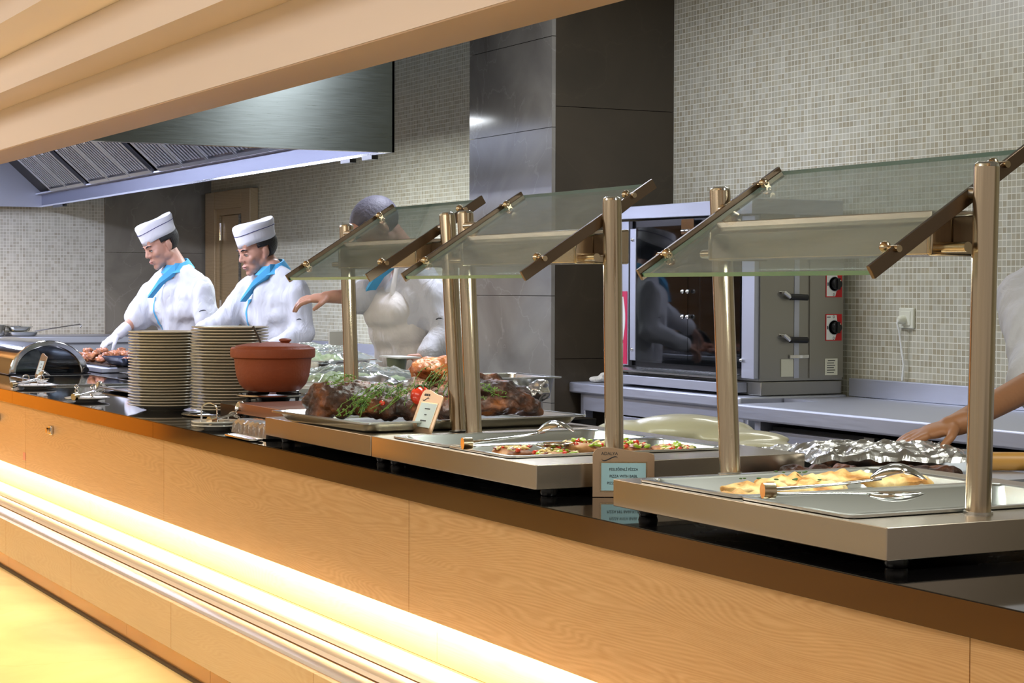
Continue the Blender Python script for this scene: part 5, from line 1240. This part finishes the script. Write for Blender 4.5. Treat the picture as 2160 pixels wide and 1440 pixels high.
    for i in (0, 1):
        if glove and glove[i]:
            hd_ = hands[i]; g = MB(); hand(g, wr[i], IR * hd_[0][0] + IT * hd_[0][1] + ZUP * hd_[0][2], IR * hd_[1][0] + IT * hd_[1][1] + ZUP * hd_[1][2], hd_[2], hd_[3], 1.05)
            d = (wr[i] - el[i]).normalized(); g.cap(wr[i] - d * .06, wr[i], .034, .031)
            blob('glove', g, 'glove', t, .005, 2, .45)
    # face details
    for s in (1, -1):
        br = [H(s * .014, .0965, .026), H(s * .030, .0945, .031), H(s * .046, .080, .026)]
        part('eyebrow', MB().tube(br, [.003, .0042, .0022], 8), 'hair', body)
        ew = part('eye', MB().sph(H(s * .030, .0790, -.001), (.0115, .0098, .0045), 14, 9, Rm), 'wht', body)
        part('iris', MB().sph(H(s * .031, .0860, -.001), (.0045, .0035, .0035), 10, 7, Rm), 'ink', ew)
        part('eyelash', MB().tube([H(s * .017, .0895, .0035), H(s * .030, .0925, .0075), H(s * .044, .0840, .0035)], .0018, 6), 'hair', body)
    part('mouth', MB().sph(H(0, .0965, -.0565), (.019, .0075, .0042), 14, 8, Rm).sph(H(0, .0955, -.0645), (.017, .0075, .0045), 14, 8, Rm), 'lip', body)
    # hair: cap over back and sides, open at the face
    hm = MB().sph(H(0, -.016, .034), (.0805, .102, .0905), 40, 28, Rm)
    inv = Rm.inverted()
    keep = []
    for f in hm.f:
        c = sum((Vector(hm.v[i]) for i in f), Vector()) / len(f); l = inv @ (c - hc)
        front = l.y > (.026 if l.z > .02 else -.004)
        if l.z < .062 and front: continue
        if l.z < -.045 + max(0, l.y) * .5: continue
        if abs(l.x) > .055 and l.z < .024 and l.y > -.030: continue
        keep.append(f)
    hm.f = keep
    ho = part('hair', hm, hair, body); so = ho.modifiers.new('thick', 'SOLIDIFY'); so.thickness = .007; so.offset = -.2
    if hat:
        L = []; n_ = 48
        for (sc, zz, dz, ys) in ((1.0, .050, 0, 0), (1.015, .075, 0, 0), (1.05, .105, 0, -.002), (1.08, .128, 0, -.004), (1.085, .137, 0, -.004), (1.05, .145, 0, -.004), (.8, .150, -.004, -.004), (.4, .147, -.006, -.004), (.02, .146, -.006, -.004)):
            L.append([H(.0835 * sc * math.cos(2 * PI * j / n_), -.012 + ys + (.106 * sc) * math.sin(2 * PI * j / n_), zz + dz - .010 * math.sin(2 * PI * j / n_) * (1 if zz < .09 else .2) + .004 * math.sin(4 * PI * j / n_ * 1.5)) for j in range(n_)])
        ht = part('cap', MB().loft(L, cap0=False, cap1=True), 'hatc', body); s_ = ht.modifiers.new('thick', 'SOLIDIFY'); s_.thickness = .0025
        ring = [H(.0835 * 1.063 * math.cos(2 * PI * j / 40), -.015 + .106 * 1.063 * math.sin(2 * PI * j / 40), .112 - .012 * max(0, math.sin(2 * PI * j / 40)) ** 2) for j in range(40)]
        part('cap_piping', MB().tube(ring + [ring[0]], .0018, 6, cap=False), 'navy', ht)
    # jacket
    jm = MB()
    jm.cap(sl[0] - ZUP * .01, sl[1] - ZUP * .01, .066, .066); jm.cap(sl[0].lerp(sl[1], .12) - ZUP * .06, sl[1].lerp(sl[0], .12) - ZUP * .06, .088, .088); jm.cap(sl[0].lerp(sl[1], .2) - ZUP * .13 + F_ * .01, sl[1].lerp(sl[0], .2) - ZUP * .13 + F_ * .01, .095, .095)
    for s in (1, -1):
        jm.cap(Nk + Lf * s * .06 - ZUP * .02, sl[0 if s > 0 else 1], .060, .064)
        jm.cap(chest + Lf * s * .075 + ZUP * .03, waist + Lf * s * .07, .098, .10); jm.cap(waist + Lf * s * .07, hip + Lf * s * .075 - ZUP * .12, .10, .118)
    jm.cap(chest + F_ * .02 + ZUP * .05, waist + F_ * .025, .10, .105); jm.cap(waist, hip - ZUP * .12, .12, .13)
    for i in (0, 1):
        d = (el[i] - sl[i]).normalized()
        if sleeve[i] == 'short':
            jm.cap(sl[i] + d * .02, el[i] - d * .0, .070, .066); jm.cap(el[i] - d * .05, el[i] + d * .005, .074, .074)
        else:
            d2 = (wr[i] - el[i]).normalized()
            jm.cap(sl[i] + d * .02, el[i], .068, .060); jm.cap(el[i], wr[i] - d2 * .02, .062, .047)
            jm.cap(wr[i] - d2 * .07, wr[i] - d2 * .015, .050, .050)
    jk = blob('jacket', jm, 'white', t, .0095, 6, .55, [(0.016, 7, (1, 1, .6)), (0.011, 15, (1, 1, .45)), (0.005, 32, (1, 1, .5))])
    if collar:
        n_ = 26; L = []
        for i in range(n_ + 1):
            a = PI * 1.05 * (i / n_) * 2 - PI * 1.05
            q = Nk + (-F_ * math.cos(a) * .070 + Lf * math.sin(a) * .074) + ZUP * (.030 + .020 * math.cos(a)); nrm = (-F_ * math.cos(a) + Lf * math.sin(a)).normalized()
            up = ZUP * .9 - nrm * .35
            L.append([q - up * .026 + nrm * .012, q + up * .026 - nrm * .004, q + up * .026 - nrm * .012, q - up * .026 + nrm * .003])
        co = part('collar', MB().loft(L), 'blue', jk)
        # diagonal lapel and front piping, laid on the chest
        a0 = Nk + F_ * .060 + Lf * .050 + ZUP * .020; a1 = Nk + F_ * .118 - Lf * .015 - ZUP * .055; a2 = Nk + F_ * .145 - Lf * .075 - ZUP * .14
        L = []
        for i in range(9):
            u = i / 8; c = a0.lerp(a1, u * 2) if u < .5 else a1.lerp(a2, u * 2 - 1); wdt = .024 * (1 - .7 * u)
            up = (ZUP * .55 + Lf * .8).normalized() * -1
            sd = (F_ * .1 + ZUP * -.8 + Lf * .55).normalized() * 1
            L.append([c + ZUP * wdt + F_ * 0.006, c - ZUP * wdt + F_ * .010, c - ZUP * wdt - F_ * .03, c + ZUP * wdt - F_ * .03])
        part('lapel', MB().loft(L), 'blue', jk)
        q0 = a2 + ZUP * .01; q1 = Nk.lerp(hip, .85) + F_ * .14 - Lf * .085
        pts = [q0.lerp(q1, i / 22) for i in range(23)]
        if apron: pts = pts[:3]
        pi_ = part('front_piping', MB().tube(pts, .004, 6), 'blue', jk); sw_ = pi_.modifiers.new('wrap', 'SHRINKWRAP'); sw_.target = jk; sw_.offset = .002; sw_.wrap_method = 'NEAREST_SURFACEPOINT'
    if apron:
        am = MB()
        for s in (-1, 1):
            am.cap(chest + Lf * s * .07 + F_ * .075 - ZUP * .0, waist + Lf * s * .085 + F_ * .07, .080, .090); am.cap(waist + Lf * s * .085 + F_ * .06, hip + Lf * s * .10 + F_ * .06 - ZUP * .30, .095, .115)
        am.cap(chest + Lf * .085 + F_ * .075 - ZUP * .02, chest - Lf * .085 + F_ * .075 - ZUP * .02, .088, .088); am.cap(chest.lerp(waist, .5) + Lf * .10 + F_ * .07, chest.lerp(waist, .5) - Lf * .10 + F_ * .07, .092, .092)
        am.cap(waist + Lf * .105 + F_ * .065, waist - Lf * .105 + F_ * .065, .098, .098); am.cap(hip + Lf * .11 + F_ * .06 - ZUP * .1, hip - Lf * .11 + F_ * .06 - ZUP * .1, .11, .11)
        am.cap(waist + Lf * .10 , hip + Lf * .12 - ZUP * .30, .075, .085)
        ap = blob('apron', am, 'apron', t, .0095, 5, .5, [(0.016, 7, (1, 1, .4)), (0.006, 18, (1, 1, .5))])
        part('apron_strap', MB().tube([chest + Lf * .09 + F_ * .13 + ZUP * .05, Nk + Lf * .075 + F_ * .075 - ZUP * .02, Nk + Lf * .070 - F_ * .02 + ZUP * .0], .011, 8, flat=.3), 'apron', ap)
        part('pocket_seam', MB().tube([chest + Lf * .12 + F_ * .12 - ZUP * .03, chest - Lf * .04 + F_ * .15 - ZUP * .03], .003, 6), 'pinkc', ap)
    tm_ = MB()
    for hj, kn, an in ft: tm_.cap(hj, kn, .095, .072); tm_.cap(kn, an, .072, .058)
    tm_.cap(hip - ZUP * .02 + Lf * .06, hip - ZUP * .02 - Lf * .06, .115, .115)
    blob('trousers', tm_, 'darkc', t, .012, 3, .5)
    for hj, kn, an in ft:
        part('shoe', MB().sph(an + F_ * .05 - ZUP * .046, (.045, .14, .042), 16, 10, Matrix((Lf, F_, ZUP)).transposed()), 'shoe', t)
    if emblem:
        # small dark swoosh on the left sleeve, wrapped onto the cloth
        c = sl[0].lerp(el[0], .72) + IT * .085 - IR * .0
        sw = [(-.022 + .044 * i / 8, .006 * math.sin(PI * i / 8) + .008 * i / 8) for i in range(9)]; sw2 = [(u, v - .004 * math.sin(PI * i / 8) - .001) for i, (u, v) in reversed(list(enumerate(sw)))]
        em = part('sleeve_emblem', MB().prism(sw + sw2, lambda u, v, n_: c + IR * u + ZUP * v + IT * n_, 0, .003), 'ink', jk, smooth=False)
        m_ = em.modifiers.new('wrap', 'SHRINKWRAP'); m_.target = jk; m_.offset = .0015; m_.wrap_method = 'PROJECT'; m_.use_negative_direction = True; m_.use_positive_direction = True
        em.modifiers.remove(m_); m_ = em.modifiers.new('wrap', 'SHRINKWRAP'); m_.target = jk; m_.offset = .002; m_.wrap_method = 'NEAREST_SURFACEPOINT'
    return t

D0 = (0, 0, -1)
person('person', 'cook in white jacket, blue collar and tilted white cap tending the grill', (-10.143, 3.15, 1.426), 36, (-.092, 0.0, .140), 50, .42,
       dict(shL=(.140, .095, -.080), shR=(-.140, -.095, -.095), elL=(.185, .150, -.270), wrL=(.125, .30, -.370), elR=(-.225, -.02, -.255), wrR=(-.310, .08, -.345)),
       [((-.3, .3, -.9), (.9, .2, .2), 1, .5), ((-.75, .1, -.55), (-.3, .4, .8), -1, .9)], sleeve=('short', 'short'), lean=(.06, -.05), glove=(False, True), hroll=0.10)
person('person', 'cook in long-sleeved white jacket and white cap with navy piping looking down', (-9.179, 3.35, 1.412), 38, (-.078, 0.0, .112), 54, .30,
       dict(shL=(.135, .095, -.085), shR=(-.135, -.095, -.085), elL=(.165, .13, -.300), wrL=(.010, .26, -.385), elR=(-.225, -.01, -.225), wrR=(-.345, .08, -.300)),
       [((-.8, .2, -.4), (.0, .2, .9), 1, .6), ((-.8, .1, -.5), (-.2, .2, .9), -1, .6)], sleeve=('long', 'long'), lean=(.03, -.04))
person('person', 'bareheaded grey-haired cook in white apron bending forward behind the glass', (-7.02, 3.13, 1.45), 60, (-.115, 0.02, .125), 72, .75,
       dict(shL=(.095, .14, -.105), shR=(-.070, -.12, -.10), elL=(.165, .17, -.290), wrL=(.095, .27, -.385), elR=(-.170, -.05, -.150), wrR=(-.300, .05, -.150)),
       [((-.5, .5, -.8), (.6, .3, .4), 1, .5), ((-.9, .1, -.1), (0, .3, .9), -1, .5)], sleeve=('long', 'short'), hat=False, hair='hairg', apron=True, lean=(.10, -.07))
person('person', 'cook in white at the right edge leaning an arm on the foil trays', (-3.48, 3.385, 1.42), 50, (-.02, 0.0, .15), 60, .5,
       dict(shL=(.17, .10, -.10), shR=(-.135, -.10, -.10), elL=(.24, .25, -.33), wrL=(.12, .38, -.40), elR=(-.165, .16, -.300), wrR=(-.430, .450, -.385)),
       [((-.6, .6, -.3), (0, .2, .9), 1, .5), ((-.92, .18, -.24), (-.10, .1, .97), -1, .30)], skin='skinw', sleeve=('short', 'short'), hat=True, lean=(.12, -.06), emblem=False)
# skewer tongs in the left cook's gloved hand
g0 = Vector((-10.143, 3.15, 1.426)) + IR * -.36 + IT * .09 + ZUP * -.41
tg = thing('grill_tongs', 'thin grill tongs held in the gloved hand over the chicken', 'tongs', tuple(g0 - IR * .18 - ZUP * .07))
for s in (-1, 1):
    part('arm', MB().tube([g0 + IR * .03 + ZUP * .02, g0 - IR * .10 - ZUP * .035 + IT * .008 * s, g0 - IR * .19 - ZUP * .068 + IT * .003 * s], .004, 8), 'chrome', tg)
